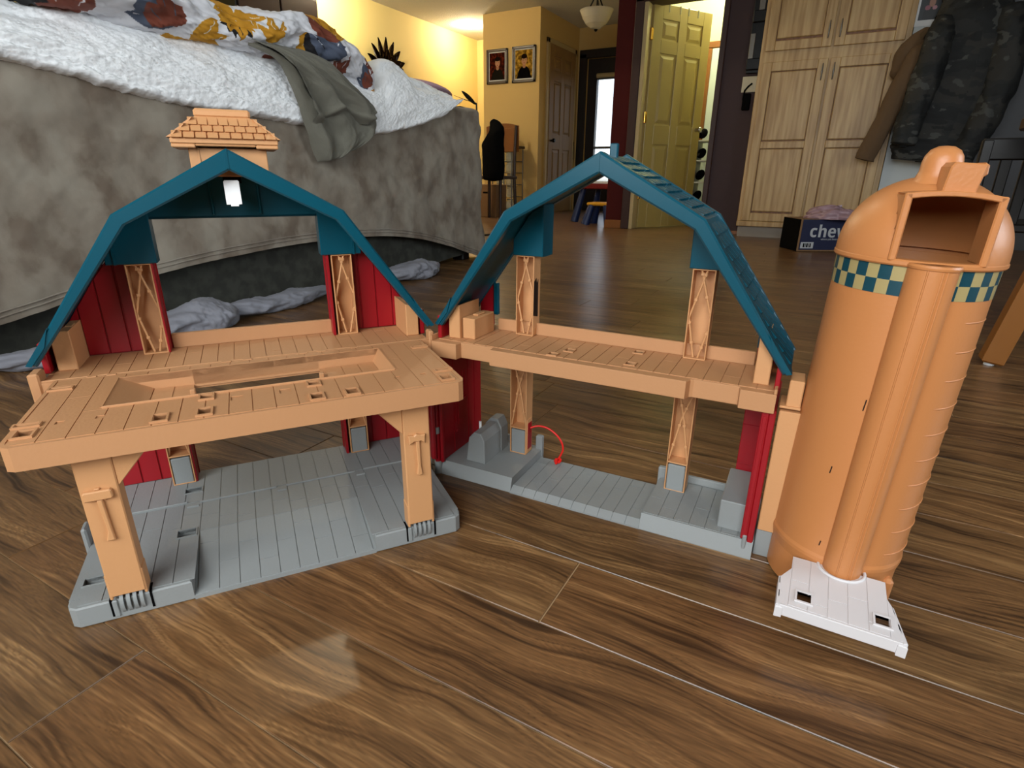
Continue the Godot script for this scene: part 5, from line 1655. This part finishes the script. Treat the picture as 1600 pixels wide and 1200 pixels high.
func cabinet_door(parent: Node, x0: float, x1: float, y0: float, y1: float, z: float, panels: Array, hx: float, hy: float) -> void:
	var g := nb()
	var s := 0.062
	g.box(V(x0, y0, z), V(x0 + s, y1, z + 0.02), 0.003)
	g.box(V(x1 - s, y0, z), V(x1, y1, z + 0.02), 0.003)
	g.box(V(x0 + s, y0, z), V(x1 - s, y0 + s, z + 0.02), 0.003)
	g.box(V(x0 + s, y1 - s, z), V(x1 - s, y1, z + 0.02), 0.003)
	for p in panels:
		if p[0] > y0 + s + 0.01: g.box(V(x0 + s, p[0] - s * 0.5, z), V(x1 - s, p[0] + s * 0.3, z + 0.02), 0.003)
	var d := part(parent, "cabinet_door", g, M.oak)
	part(d, "panel_groove", bx(V(x0 + s - 0.004, y0 + s - 0.004, z + 0.002), V(x1 - s + 0.004, y1 - s + 0.004, z + 0.006)), M.oak_groove)
	for p in panels:
		var lo := V(x0 + s + 0.005, p[0] + 0.012 + (s * 0.3 - 0.004 if p[0] > y0 + s + 0.01 else 0.0), z + 0.005); var hi := V(x1 - s - 0.005, p[1] - 0.005, z + 0.017)
		part(d, "panel", nb().box(lo, hi, 0.011), M.oak)
	var h := nb()
	h.tube(PackedVector3Array([V(hx, hy - 0.055, z + 0.03), V(hx, hy - 0.04, z + 0.034), V(hx, hy, z + 0.040), V(hx, hy + 0.04, z + 0.034), V(hx, hy + 0.055, z + 0.03)]), [0.003, 0.004, 0.0065, 0.004, 0.003], 8)
	for k in [-0.034, 0.034]:
		h.tube(PackedVector3Array([V(hx, hy + k, z + 0.018), V(hx, hy + k, z + 0.035)]), 0.004, 8)
	part(d, "handle", h, M.wire)

func background() -> void:
	# tall oak pantry cabinet
	var o := thing("pantry_cabinet", "tall oak pantry cabinet with four raised-panel doors against the back wall", "cabinet", V(-0.23, 0, -5.3))
	var inv := Transform3D(Basis(), V(0.23, 0, 5.3))
	var at := func(n: Node3D) -> void: n.transform = inv * n.transform
	var g := nb()
	g.box(V(-0.70, 0.085, -5.49), V(0.24, 2.20, -5.10), 0.003)
	g.box(V(-0.700, 0.085, -5.105), V(0.24, 0.125, -5.080), 0.003)
	part(o, "cabinet_body", g, M.oak, inv)
	part(o, "toe_kick", bx(V(-0.690, 0.0, -5.45), V(0.23, 0.085, -5.12)), M.toe_kick, inv)
	var holder := [[-0.668, -0.235], [-0.218, 0.205]]
	for k in 2:
		var hx: float = holder[k][1] - 0.028 if k == 0 else holder[k][0] + 0.028
		cabinet_door(o, holder[k][0], holder[k][1], 1.335, 2.14, -5.10, [[1.40, 2.07]], hx, 1.44)
		cabinet_door(o, holder[k][0], holder[k][1], 0.128, 1.262, -5.10, [[0.19, 0.67], [0.70, 1.20]], hx, 1.175)
	for n in o.get_children():
		if n.name.begins_with("cabinet_door"): at.call(n)

	# printed cardboard box with a plastic bag on top
	o = thing("cardboard_box", "dark blue printed cardboard delivery box on the floor before the pantry cabinet", "box", V(-0.05, 0, -4.30))
	inv = Transform3D(Basis(), V(0.05, 0, 4.30))
	var bt := Transform3D(Basis(Vector3.UP, deg_to_rad(30.0)), V(-0.184, 0, -4.222))
	var bi := inv * bt
	g = nb()
	g.box(V(0.0, 0.002, -0.24), V(0.42, 0.208, 0.0), 0.002)
	part(o, "box_body", g, M.cardboard, bi)
	part(o, "blue_side", bx(V(0.012, 0.012, 0.0), V(0.42, 0.205, 0.0015)), M.navy_print, bi)
	part(o, "black_end", bx(V(-0.0015, 0.004, -0.238), V(0.0, 0.206, -0.002)), M.black_print, bi)
	var tm := part(o, "printed_word", text_mesh("chewy", 0.105, 0.0016), M.white_print, bi * Transform3D(Basis(), V(0.225, 0.130, 0.0018)))
	part(o, "printed_line", text_mesh("where pet lovers shop", 0.0155, 0.0010, false), M.white_print, bi * Transform3D(Basis(), V(0.225, 0.081, 0.0018)))
	part(o, "label_square", nb().box(V(0.020, 0.022, 0.0015), V(0.105, 0.062, 0.0022)), M.white_print, bi)
	part(o, "barcode", nb().box(V(0.036, 0.029, 0.0022), V(0.046, 0.055, 0.0027)).box(V(0.050, 0.029, 0.0022), V(0.054, 0.055, 0.0027)).box(V(0.058, 0.029, 0.0022), V(0.068, 0.055, 0.0027)).box(V(0.072, 0.029, 0.0022), V(0.076, 0.055, 0.0027)).box(V(0.080, 0.029, 0.0022), V(0.088, 0.055, 0.0027)), M.black_print, bi)
	part(o, "white_mark", nb().prism(poly([-0.13, 0.062, -0.110, 0.060, -0.113, 0.072, -0.118, 0.074, -0.117, 0.112, -0.124, 0.110, -0.130, 0.100, -0.125, 0.098, -0.125, 0.074]), -0.0024, -0.0015), M.white_sticker, bi * Transform3D(Basis(Vector3.UP, PI / 2), Vector3.ZERO) * Transform3D(Basis(Vector3.UP, PI), Vector3.ZERO))
	g = nb()
	g.grid(func(u: float, w: float):
		var a: float = u * TAU; var e: float = w * PI / 2
		var r := 1.0 + 0.28 * fold(cos(a) * 0.5 + 3.0, sin(a) * 0.5 + w, 3.0) + 0.12 * fold(cos(a), sin(a) + w * 2.0, 7.0)
		return V(0.03 + cos(a) * cos(e) * 0.20 * r, 0.207 + sin(e) * 0.085 * r * (1.0 - 0.35 * (cos(a) * 0.5 + 0.5)), -4.37 - sin(a) * cos(e) * 0.11 * r), 48, 14, true)
	tag(part(self, "plastic_bag", g, M.bag_plastic), "crumpled pinkish plastic bag lying on the blue cardboard box", "bag")

	# wall plates and key rack on the red wall
	o = thing("outlet_plate", "cream outlet plate with a dark charging cord on the maroon wall", "outlet", V(-0.772, 1.09, -5.26))
	part(o, "plate", bx(V(-0.055, 0, 0), V(0.055, 0.112, 0.006), 0.002), M.light_plate)
	g = nb()
	g.tube(PackedVector3Array([V(0.02, 0.06, 0.012), V(0.0, 0.04, 0.03), V(-0.025, 0.01, 0.03), V(-0.03, -0.05, 0.024), V(-0.005, -0.12, 0.024), V(0.02, -0.10, 0.02), V(0.02, -0.02, 0.02)]), 0.007, 6)
	g.box(V(-0.034, -0.13, 0.004), V(0.026, -0.01, 0.028), 0.006)
	part(o, "cord", g, M.black_print)
	o = thing("letter_rack", "narrow black wall rack holding papers and tools, beside the pantry cabinet", "wall rack", V(-0.76, 1.22, -5.258))
	part(o, "rack_frame", nb().box(V(-0.05, 0.0, 0), V(0.05, 0.60, 0.02), 0.004).box(V(-0.05, 0.02, 0.02), V(0.05, 0.10, 0.05), 0.006).box(V(-0.045, 0.34, 0.02), V(0.05, 0.42, 0.05), 0.006), M.black_metal)
	part(o, "papers", bx(V(-0.045, 0.06, 0.024), V(-0.01, 0.27, 0.034), 0.002), M.wire)
	part(o, "papers", bx(V(-0.01, 0.40, 0.024), V(0.03, 0.62, 0.032), 0.002), M.wire)

	# dark things on the shelves behind the open door
	o = thing("shoe_shelf", "white shelf unit full of dark shoes behind the open tan door", "shelf", V(-1.13, 0, -6.20))
	g = nb()
	for y in [0.02, 0.20, 0.40, 0.60, 0.78]:
		g.box(V(-0.18, y, -0.15), V(0.18, y + 0.014, 0.15), 0.002)
	g.box(V(0.17, 0, -0.15), V(0.185, 0.80, 0.15), 0.002); g.box(V(-0.185, 0, -0.15), V(-0.17, 0.80, 0.15), 0.002)
	part(o, "shelf_frame", g, M.shelf_white)
	var n := 0
	for y in [0.034, 0.214, 0.414, 0.614, 0.794]:
		g = nb()
		for x in [-0.14, -0.03, 0.08]:
			var xx: float = x + 0.02 * fold(x, y, 9.0)
			g.grid(func(u: float, w: float):
				var a: float = -w * TAU
				var k: float = u
				var r := 0.045 * pow(sin(clampf(k, 0.03, 0.97) * PI), 0.35)
				return V(xx + cos(a) * r * 0.8, y + 0.045 + 0.04 * k + sin(a) * r, -0.12 + 0.25 * (1.0 - k)), 12, 12, false)
		var s := part(self, "dark_shoes", g, M.black_cloth, Transform3D(Basis(), o.position))
		tag(s, ["pair of dark shoes on the bottom shelf behind the door", "pair of dark shoes on the second lowest shelf behind the door", "pair of dark shoes on the middle shelf behind the door", "pair of dark shoes on the second highest shelf behind the door", "dark bundle on the top shelf, beside the door knob"][n], "shoes", "dark things on the shelves behind the door")
		n += 1

	# framed portraits on the closet wall
	picture("framed_portrait", portrait_picture([Color(0.10, 0.03, 0.02), Color(0.36, 0.12, 0.06)], Color(0.09, 0.08, 0.06), Color(0.08, 0.05, 0.035), 3), -4.045, -3.752, 1.508, 1.880, -6.668, "framed portrait of a boy in a grey shirt before a rust backdrop, left of two", "framed portraits on the hall wall")
	picture("framed_portrait", portrait_picture([Color(0.35, 0.25, 0.06), Color(0.75, 0.58, 0.22)], Color(0.025, 0.022, 0.025), Color(0.09, 0.05, 0.035), 8), -3.690, -3.378, 1.503, 1.884, -6.668, "framed portrait of a boy in a black shirt before a yellow backdrop, right of two", "framed portraits on the hall wall")
	# light switch beside the hall door
	o = thing("light_switch", "small cream light switch with a dark tag below, beside the hall door", "switch", V(-3.33, 0.93, -7.735))
	part(o, "plate", bx(V(0, 0.0, -0.03), V(0.006, 0.10, 0.03), 0.002), M.light_plate)
	part(o, "tag", bx(V(0.004, -0.26, -0.02), V(0.012, -0.03, 0.02), 0.003), M.black_cloth)

	# sunburst decor on the yellow wall
	o = thing("sunburst_decor", "dark metal sunburst wall decor of pointed petals on the yellow wall", "wall decor", V(-4.895, 1.58, -5.74))
	part(o, "hub", nb().tube(PackedVector3Array([V(0, 0, 0), V(0.05, 0, 0), V(0.062, 0, 0)]), [0.06, 0.06, 0.03], 16), M.bronze_petal)
	for ring in 2:
		for k in 16:
			var a := TAU * (k + 0.5 * ring) / 16.0
			var pt := nb()
			var L := 0.30 if ring == 0 else 0.19
			pt.T = Transform3D(Basis(Vector3.RIGHT, a) * Basis(V(0, 0, 1), -0.12 - 0.20 * ring), V(0.012 + 0.02 * ring, 0, 0))
			pt.grid(func(u: float, w: float):
				var wd := 0.042 * pow(sin(PI * clampf(u * 0.97 + 0.02, 0, 1)), 0.8)
				var s: float = (w * 2.0 - 1.0)
				return V(0.012 * (s * s) + 0.004, 0.05 + L * u, -s * wd), 12, 6)
			part(o, "petal", pt, M.bronze_petal)
	# thin stem with a dark blade behind the sofa
	o = thing("metal_stem", "thin black stem with a dark leaf-shaped blade rising behind the sofa end", "decoration", V(-2.53, 0, -4.0))
	g = nb()
	g.tube(PackedVector3Array([V(0.02, 0, 0), V(0.015, 0.5, 0), V(0.005, 0.97, 0)]), 0.006, 6)
	g.box(V(-0.05, 0, -0.05), V(0.09, 0.012, 0.05), 0.004)
	part(o, "stem", g, M.black_metal)
	part(o, "blade", nb().grid(func(u: float, w: float):
		var wd := 0.017 * pow(sin(PI * clampf(u * 0.96 + 0.02, 0, 1)), 0.6)
		var s: float = w * 2.0 - 1.0
		return V(0.0 - 0.125 * u - 0.5 * s * wd, 0.962 + 0.098 * u - 0.8 * s * wd, 0.004 * (1.0 - s * s)), 14, 4), M.black_metal)
	part(o, "twig", nb().tube(PackedVector3Array([V(0.005, 0.97, 0), V(-0.10, 1.00, 0.0), V(-0.20, 1.035, 0.0)]), [0.004, 0.003, 0.0015], 6), M.black_metal)
	# tall dark cupboard against the yellow wall
	o = thing("dark_cupboard", "tall dark brown wooden cupboard against the yellow wall behind the sofa", "cupboard", V(-4.68, 0, -3.98))
	part(o, "cupboard_body", nb().box(V(-0.20, 0, -0.44), V(0.18, 2.0, 0.44), 0.006), M.dark_wood)
	part(o, "cupboard_door", bx(V(0.18, 0.08, -0.42), V(0.198, 1.94, -0.01), 0.004), M.walnut)
	part(o, "cupboard_door", bx(V(0.18, 0.08, 0.01), V(0.198, 1.94, 0.42), 0.004), M.walnut)

	# wooden chair with a black jacket in front of the wire rack
	o = thing("side_chair", "brown wooden chair behind the sofa end, carrying a black jacket", "chair", V(-3.32, 0, -5.62))
	g = nb()
	for x in [-0.17, 0.15]:
		g.tube(PackedVector3Array([V(x, 0, 0.15), V(x * 0.95, 0.45, 0.13)]), 0.018, 8)
		part(o, "leg", g, M.walnut); g = nb()
		g.tube(PackedVector3Array([V(x * 1.1, 0, -0.18), V(x, 0.45, -0.16), V(x, 0.72, -0.17), V(x, 0.96, -0.20)]), 0.018, 8)
		part(o, "leg", g, M.walnut); g = nb()
	part(o, "seat", bx(V(-0.20, 0.42, -0.18), V(0.18, 0.455, 0.18), 0.01), M.walnut)
	part(o, "backrest", nb().grid(func(u: float, w: float):
		return V(lerpf(-0.22, 0.19, u), 0.70 + 0.26 * w + 0.03 * sin(PI * u) * w, -0.19 - 0.03 * sin(PI * u)), 14, 6).box(V(-0.20, 0.70, -0.215), V(0.18, 0.94, -0.20), 0.005), M.casing_oak)
	g = nb()
	g.grid(func(u: float, w: float):
		var a: float = -w * TAU
		var y := lerpf(1.00, 0.40, u)
		var r := 0.04 * smoothstep(0.0, 0.04, u) + 0.095 * smoothstep(0.05, 0.30, u + 0.12 * cos(a)) - 0.02 * smoothstep(0.85, 1.0, u)
		if u > 0.985: r *= 0.2
		return V(0.085 + cos(a) * r * (0.95 + 0.12 * fold(a * 0.3, y, 4.0)), y, -0.01 + sin(a) * r * 0.55), 40, 24, false)
	tag(part(self, "black_jacket", g, M.black_cloth, Transform3D(Basis(), V(-3.32, 0, -5.43))), "black jacket hanging in a long dark shape from the wooden chair", "jacket")
	# wire rack with jars
	o = thing("wire_rack", "narrow chrome wire rack with a wooden top against the tan wall", "rack", V(-3.60, 0, -6.46))
	g = nb()
	for x in [-0.17, 0.10]:
		for z in [-0.14, 0.14]:
			g.tube(PackedVector3Array([V(x, 0, z), V(x, 0.77, z)]), 0.008, 6)
	for y in [0.06, 0.21, 0.35, 0.49, 0.62]:
		for z in [-0.14, 0.14]: g.tube(PackedVector3Array([V(-0.17, y, z), V(0.10, y, z)]), 0.006, 5)
		for k in 6: g.tube(PackedVector3Array([V(-0.17 + k * 0.054, y, -0.14), V(-0.17 + k * 0.054, y, 0.14)]), 0.003, 4)
	part(o, "wire_frame", g, M.wire)
	part(o, "rack_top", bx(V(-0.20, 0.765, -0.16), V(0.12, 0.795, 0.16), 0.005), M.walnut)
	n = 0
	for y in [0.065, 0.215, 0.355, 0.495, 0.625]:
		for k in 2:
			g = nb()
			g.lathe(PackedVector2Array([Vector2(0.0, 0.0), Vector2(0.048, 0.0), Vector2(0.055, 0.015), Vector2(0.055, 0.080), Vector2(0.038, 0.100), Vector2(0.038, 0.112), Vector2(0.0, 0.114)]), 18)
			var j := part(self, "glass_jar", g, M.jar_glass, Transform3D(Basis(), V(-3.60 - 0.10 + 0.135 * k, y, -6.40)))
			tag(j, ["lowest", "second lowest", "middle", "second highest", "topmost"][n] + " " + ["left", "right"][k] + " clear glass jar on the wire rack", "jar", "glass jars on the wire rack")
			part(j, "lid", nb().lathe(PackedVector2Array([Vector2(0.0, 0.110), Vector2(0.041, 0.110), Vector2(0.041, 0.124), Vector2(0.0, 0.125)]), 16), M.wire)
		n += 1
	g = nb()
	g.lathe(PackedVector2Array([Vector2(0.0, 0.0), Vector2(0.045, 0.0), Vector2(0.058, 0.03), Vector2(0.060, 0.06), Vector2(0.045, 0.105), Vector2(0.022, 0.145), Vector2(0.015, 0.18), Vector2(0.018, 0.215), Vector2(0.014, 0.215), Vector2(0.0, 0.17)]), 24)
	tag(part(self, "glass_vase", g, M.teal_glass, Transform3D(Basis(), V(-3.575, 0.795, -6.42))), "teal glass bottle vase standing on the wire rack's wooden top", "vase")
	o = thing("flower_pot", "small dark pot with purple flowers next to the teal vase", "plant", V(-3.72, 0.795, -6.42))
	part(o, "pot", nb().lathe(PackedVector2Array([Vector2(0, 0), Vector2(0.035, 0), Vector2(0.045, 0.08), Vector2(0.0, 0.08)]), 16), M.white_print)
	g = nb()
	for k in 14:
		var p := V(0.05 * sin(k * 2.4), 0.10 + 0.011 * k, 0.05 * cos(k * 2.4))
		g.T = Transform3D(Basis(Vector3.UP, k * 1.3), p)
		g.box(V(-0.028, -0.006, -0.012), V(0.028, 0.010, 0.012), 0.005)
	part(o, "flowers", g, M.purple_petal)
	o = thing("carton", "tan cardboard carton on the floor beside the wire rack, below the black jacket", "box", V(-3.55, 0, -5.95))
	part(o, "carton_body", bx(V(-0.16, 0.0, -0.12), V(0.12, 0.36, 0.12), 0.004), M.cardboard)
	part(o, "hand_hole_shade", nb().prism(poly([-0.05, 0.262, 0.02, 0.262, 0.03, 0.272, 0.02, 0.282, -0.05, 0.282, -0.06, 0.272]), 0.1195, 0.1210), M.black_print)  # black plate painted as the shaded inside of the hand hole
	o = thing("white_bin", "low white bin on the floor beside the closed hall door", "bin", V(-3.30, 0, -6.50))
	part(o, "bin_body", nb().lathe(PackedVector2Array([Vector2(0, 0), Vector2(0.10, 0), Vector2(0.12, 0.17), Vector2(0.125, 0.175), Vector2(0.0, 0.175)]), 24), M.white_toy)

	# children's table in the hall
	o = thing("play_table", "small children's table with red edge and blue legs in the hall", "table", V(-2.20, 0, -6.05))
	part(o, "table_top", bx(V(-0.24, 0.385, -0.30), V(0.30, 0.41, 0.30), 0.006), M.white_toy)
	part(o, "table_rim", nb().box(V(-0.25, 0.335, -0.31), V(0.31, 0.386, 0.31), 0.008), M.red_toy)
	for s in [[-1, 1], [1, 1], [-1, -1], [1, -1]]:
		g = nb()
		g.tube(PackedVector3Array([V(0.03 + s[0] * 0.255, 0.0, s[1] * 0.29), V(0.03 + s[0] * 0.19, 0.34, s[1] * 0.22)]), [0.042, 0.030], 12)
		part(o, "leg", g, M.blue_toy)
	o = thing("play_stool", "small children's stool with yellow seat and blue legs beside the play table", "stool", V(-2.06, 0, -5.58))
	part(o, "seat", nb().box(V(-0.12, 0.185, -0.11), V(0.13, 0.215, 0.11), 0.01), M.yellow_toy)
	for s in [[-1, 1], [1, 1], [-1, -1], [1, -1]]:
		g = nb()
		g.tube(PackedVector3Array([V(s[0] * 0.125, 0.0, s[1] * 0.11), V(s[0] * 0.075, 0.19, s[1] * 0.075)]), [0.045, 0.034], 10)
		part(o, "leg", g, M.blue_toy)

	# hanging bowl lamp in the hall
	o = thing("pendant_lamp", "frosted glass bowl pendant lamp hanging in the hall", "lamp", V(-2.385, CEIL, -6.0))
	g = nb()
	g.lathe(PackedVector2Array([Vector2(0.010, -0.445), Vector2(0.05, -0.435), Vector2(0.10, -0.40), Vector2(0.135, -0.35), Vector2(0.155, -0.30), Vector2(0.165, -0.285), Vector2(0.158, -0.285), Vector2(0.13, -0.34), Vector2(0.09, -0.39), Vector2(0.01, -0.432)]), 36, false)
	part(o, "bowl", g, M.lamp_glass)
	g = nb()
	g.lathe(PackedVector2Array([Vector2(0.0, -0.468), Vector2(0.012, -0.46), Vector2(0.02, -0.448), Vector2(0.012, -0.436), Vector2(0.0, -0.434)]), 14)
	g.tube(PackedVector3Array([V(0, -0.44, 0), V(0, 0, 0)]), 0.007, 8)
	for k in 3:
		var a := TAU * k / 3.0 + 0.5
		var d := V(sin(a), 0, cos(a))
		g.tube(PackedVector3Array([d * 0.155 + V(0, -0.29, 0), d * 0.08 + V(0, -0.26, 0), d * 0.03 + V(0, -0.18, 0), d * 0.012 + V(0, -0.06, 0)]), 0.007, 6)
	g.lathe(PackedVector2Array([Vector2(0.0, -0.03), Vector2(0.06, -0.02), Vector2(0.065, 0.0)]), 18)
	part(o, "lamp_stem", g, M.black_metal)

	# recessed ceiling lights, the last one an added fill lamp
	ceiling_light(V(-4.50, CEIL, -7.02), "round recessed ceiling light glowing near the yellow corner", 1.7)
	ceiling_light(V(-4.42, CEIL, -4.75), "round recessed ceiling light above the sunburst wall decor", 3.6)
	ceiling_light(V(-1.25, CEIL, -6.05), "round recessed ceiling light in the closet room behind the open door", 2.2, Color(0.97, 1.0, 0.86))

	ceiling_light(V(-3.4, HIGH, -3.1), "added ceiling fill light, out of view above the far side of the sofa", 4.0)  # added lamp, unseen, to brighten the far floor and hall
	# photo card on the white wall
	o = thing("photo_card", "white bordered photo card of two children on the white wall", "picture", V(0.36, 1.415, -5.139))
	part(o, "card", nb().box(V(-0.135, 0.0, 0.0), V(0.145, 0.26, 0.003)), M.white_toy)
	var cm := mat("card_photo", Color.WHITE, 0.4)
	cm.albedo_texture = card_picture()
	g = nb()
	g.quad(V(-0.105, 0.035, 0.0036), V(0.12, 0.035, 0.0036), V(0.12, 0.235, 0.0036), V(-0.105, 0.235, 0.0036), Rect2(0, 1, 1, -1))
	part(o, "photo", g, cm)

	jackets()
	table_right()

func ceiling_light(at: Vector3, label: String, e: float, c := Color(1.0, 0.94, 0.80)) -> void:
	var o := thing("ceiling_light", label, "ceiling light", at, 0.0, "recessed ceiling lights")
	part(o, "trim_ring", nb().lathe(PackedVector2Array([Vector2(0.062, -0.002), Vector2(0.064, -0.008), Vector2(0.082, -0.006), Vector2(0.085, 0.0)]), 32), M.white_toy)
	part(o, "lens", nb().lathe(PackedVector2Array([Vector2(0.0, -0.0075), Vector2(0.04, -0.007), Vector2(0.063, -0.004), Vector2(0.063, 0.0)]), 28), M.lamp_glow)
	omni(at + V(0, -0.06, 0), c, e * 0.42, 0.05)

func limb(path: Array, radii: Array, nu: int, amp: float, squash: float, us := 1.0, vs := 1.0) -> B:
	var n := path.size() - 1
	return nb().grid(func(u: float, w: float):
		var k: float = u * n
		var i := mini(int(k), n - 1)
		var p: Vector3 = (path[i] as Vector3).cubic_interpolate(path[i + 1], path[maxi(i - 1, 0)], path[mini(i + 2, n)], k - i)
		var d: Vector3 = ((path[i + 1] as Vector3) - (path[i] as Vector3)).normalized()
		var r: float = lerpf(radii[i], radii[i + 1], smoothstep(0.0, 1.0, k - i))
		if u < 0.02 or u > 0.98: r *= 0.35
		var x := d.cross(V(0, 0, 1)).normalized()
		var z := V(0, 0, 1)
		var a: float = w * TAU
		var f := 1.0 + amp * fold(u * n * 0.35 + cos(a) * 0.3, sin(a) * 0.3 + path[0].x, 3.0) + amp * 0.5 * fold(u * n * 0.5, w * 1.2, 7.0)
		return p + (x * cos(a) - z * sin(a) * squash) * r * f, nu, 32, false, us, vs)

func jackets() -> void:
	# two coats on hooks of a rail on the white wall, which is above the frame
	var o := thing("coat_rail", "wooden coat rail with hooks high on the white wall", "coat rack", V(0.5, 1.60, -5.14))
	part(o, "rail", bx(V(-0.28, 0, 0.0), V(0.45, 0.07, 0.018), 0.004), M.walnut)
	for x in [-0.12, 0.12]:
		part(o, "hook", nb().tube(PackedVector3Array([V(x, 0.04, 0.018), V(x, 0.03, 0.06), V(x, 0.05, 0.075)]), 0.007, 8), M.black_metal)
	# brown canvas coat: shoulder and a hanging sleeve
	o = thing("canvas_coat", "brown canvas coat with a hanging sleeve on the white wall beside the cabinet", "coat", V(0.35, 0.55, -5.0))
	var inv := Transform3D(Basis(), V(-0.35, -0.55, 5.0))
	part(o, "sleeve", limb([V(0.335, 1.275, -4.93), V(0.29, 1.20, -4.91), V(0.235, 1.02, -4.90), V(0.175, 0.80, -4.90), V(0.125, 0.64, -4.90), V(0.110, 0.575, -4.90)], [0.035, 0.062, 0.066, 0.062, 0.062, 0.060], 50, 0.10, 0.8), M.canvas_brown, inv)
	part(o, "shoulder", limb([V(0.375, 1.325, -4.96), V(0.30, 1.31, -4.95), V(0.235, 1.23, -4.95), V(0.215, 1.13, -4.96), V(0.225, 1.07, -4.97)], [0.035, 0.062, 0.07, 0.06, 0.02], 40, 0.10, 0.7), M.canvas_brown, inv)
	part(o, "collar", limb([V(0.40, 1.345, -4.95), V(0.345, 1.350, -4.93), V(0.30, 1.325, -4.92), V(0.285, 1.29, -4.92)], [0.014, 0.026, 0.026, 0.012], 20, 0.1, 0.9), M.collar_olive, inv)
	# camouflage jacket in front
	o = thing("camouflage_jacket", "dark camouflage jacket hanging in front of the brown coat", "jacket", V(0.52, 0.5, -4.95))
	inv = Transform3D(Basis(), V(-0.52, -0.5, 4.95))
	part(o, "jacket_body", limb([V(0.50, 1.60, -4.99), V(0.50, 1.54, -4.97), V(0.535, 1.38, -4.95), V(0.55, 1.15, -4.95), V(0.53, 0.90, -4.95), V(0.50, 0.70, -4.95), V(0.49, 0.56, -4.95)], [0.06, 0.15, 0.205, 0.235, 0.235, 0.235, 0.215], 90, 0.10, 0.45, 1.2, 1.4), M.camo_cloth, inv)
	part(o, "sleeve", limb([V(0.70, 1.46, -4.93), V(0.735, 1.30, -4.90), V(0.755, 1.05, -4.89), V(0.72, 0.82, -4.88), V(0.66, 0.64, -4.88), V(0.64, 0.56, -4.88)], [0.06, 0.085, 0.09, 0.085, 0.08, 0.07], 60, 0.16, 0.8, 1.0, 0.7), M.camo_cloth, inv)
	part(o, "sleeve", limb([V(0.40, 1.43, -4.92), V(0.375, 1.28, -4.86), V(0.36, 1.08, -4.85), V(0.33, 0.85, -4.85), V(0.31, 0.66, -4.85)], [0.05, 0.078, 0.085, 0.08, 0.072], 60, 0.16, 0.8, 1.0, 0.7), M.camo_cloth, inv)

func table_right() -> void:
	# dining table whose corner shows at the right edge
	var o := thing("dining_table", "dining table with a honey wooden leg at the right edge, behind the silo", "table", V(0.9, 0, -2.2))
	var inv := Transform3D(Basis(), V(-0.9, 0, 2.2))
	part(o, "table_top", bx(V(0.455, 0.600, -2.45), V(1.7, 0.640, -1.75), 0.006), M.walnut, inv)
	part(o, "apron", nb().box(V(0.485, 0.520, -2.40), V(1.65, 0.600, -1.80), 0.004), M.dark_wood, inv)
	for p in [[0.424, 1.0, -1.845], [0.80, 0.0, -2.36], [1.60, 0.0, -1.845], [1.60, 0.0, -2.36]]:
		part(o, "leg", nb().prism(poly([-0.024, -0.024, 0.024, -0.024, 0.024, 0.024, -0.024, 0.024]), 0.008, 0.535, 0.004), M.honey_wood, inv * Transform3D(Basis(V(0, 0, 1), -0.16 * p[1]) * Basis(Vector3.RIGHT, -PI / 2), V(p[0], 0, p[2])))
	part(o, "leg_glide", nb().lathe(PackedVector2Array([Vector2(0, 0.0), Vector2(0.012, 0.0), Vector2(0.012, 0.010), Vector2(0, 0.010)]), 12), M.white_toy, inv * Transform3D(Basis(), V(0.424, 0, -1.845)))
	# dark chair beyond the table's end
	o = thing("dining_chair", "dark wooden dining chair with upright back slats, half hidden behind the silo's dome", "chair", V(0.6, 0, -2.75))
	inv = Transform3D(Basis(), V(-0.6, 0, 2.75))
	for x in [0.415, 0.785]:
		part(o, "leg", nb().box(V(x - 0.016, 0, -2.635), V(x + 0.016, 0.585, -2.60), 0.004), M.dark_wood, inv)
		part(o, "leg", nb().box(V(x - 0.016, 0, -2.95), V(x + 0.016, 0.30, -2.915), 0.004), M.dark_wood, inv)
	part(o, "seat", nb().box(V(0.40, 0.285, -2.96), V(0.80, 0.315, -2.60), 0.006), M.dark_wood, inv)
	part(o, "top_rail", nb().box(V(0.40, 0.520, -2.632), V(0.80, 0.590, -2.603), 0.005), M.dark_wood, inv)
	for k in 5:
		part(o, "slat", nb().box(V(0.462 + k * 0.062, 0.31, -2.628), V(0.494 + k * 0.062, 0.525, -2.608), 0.003), M.dark_wood, inv)
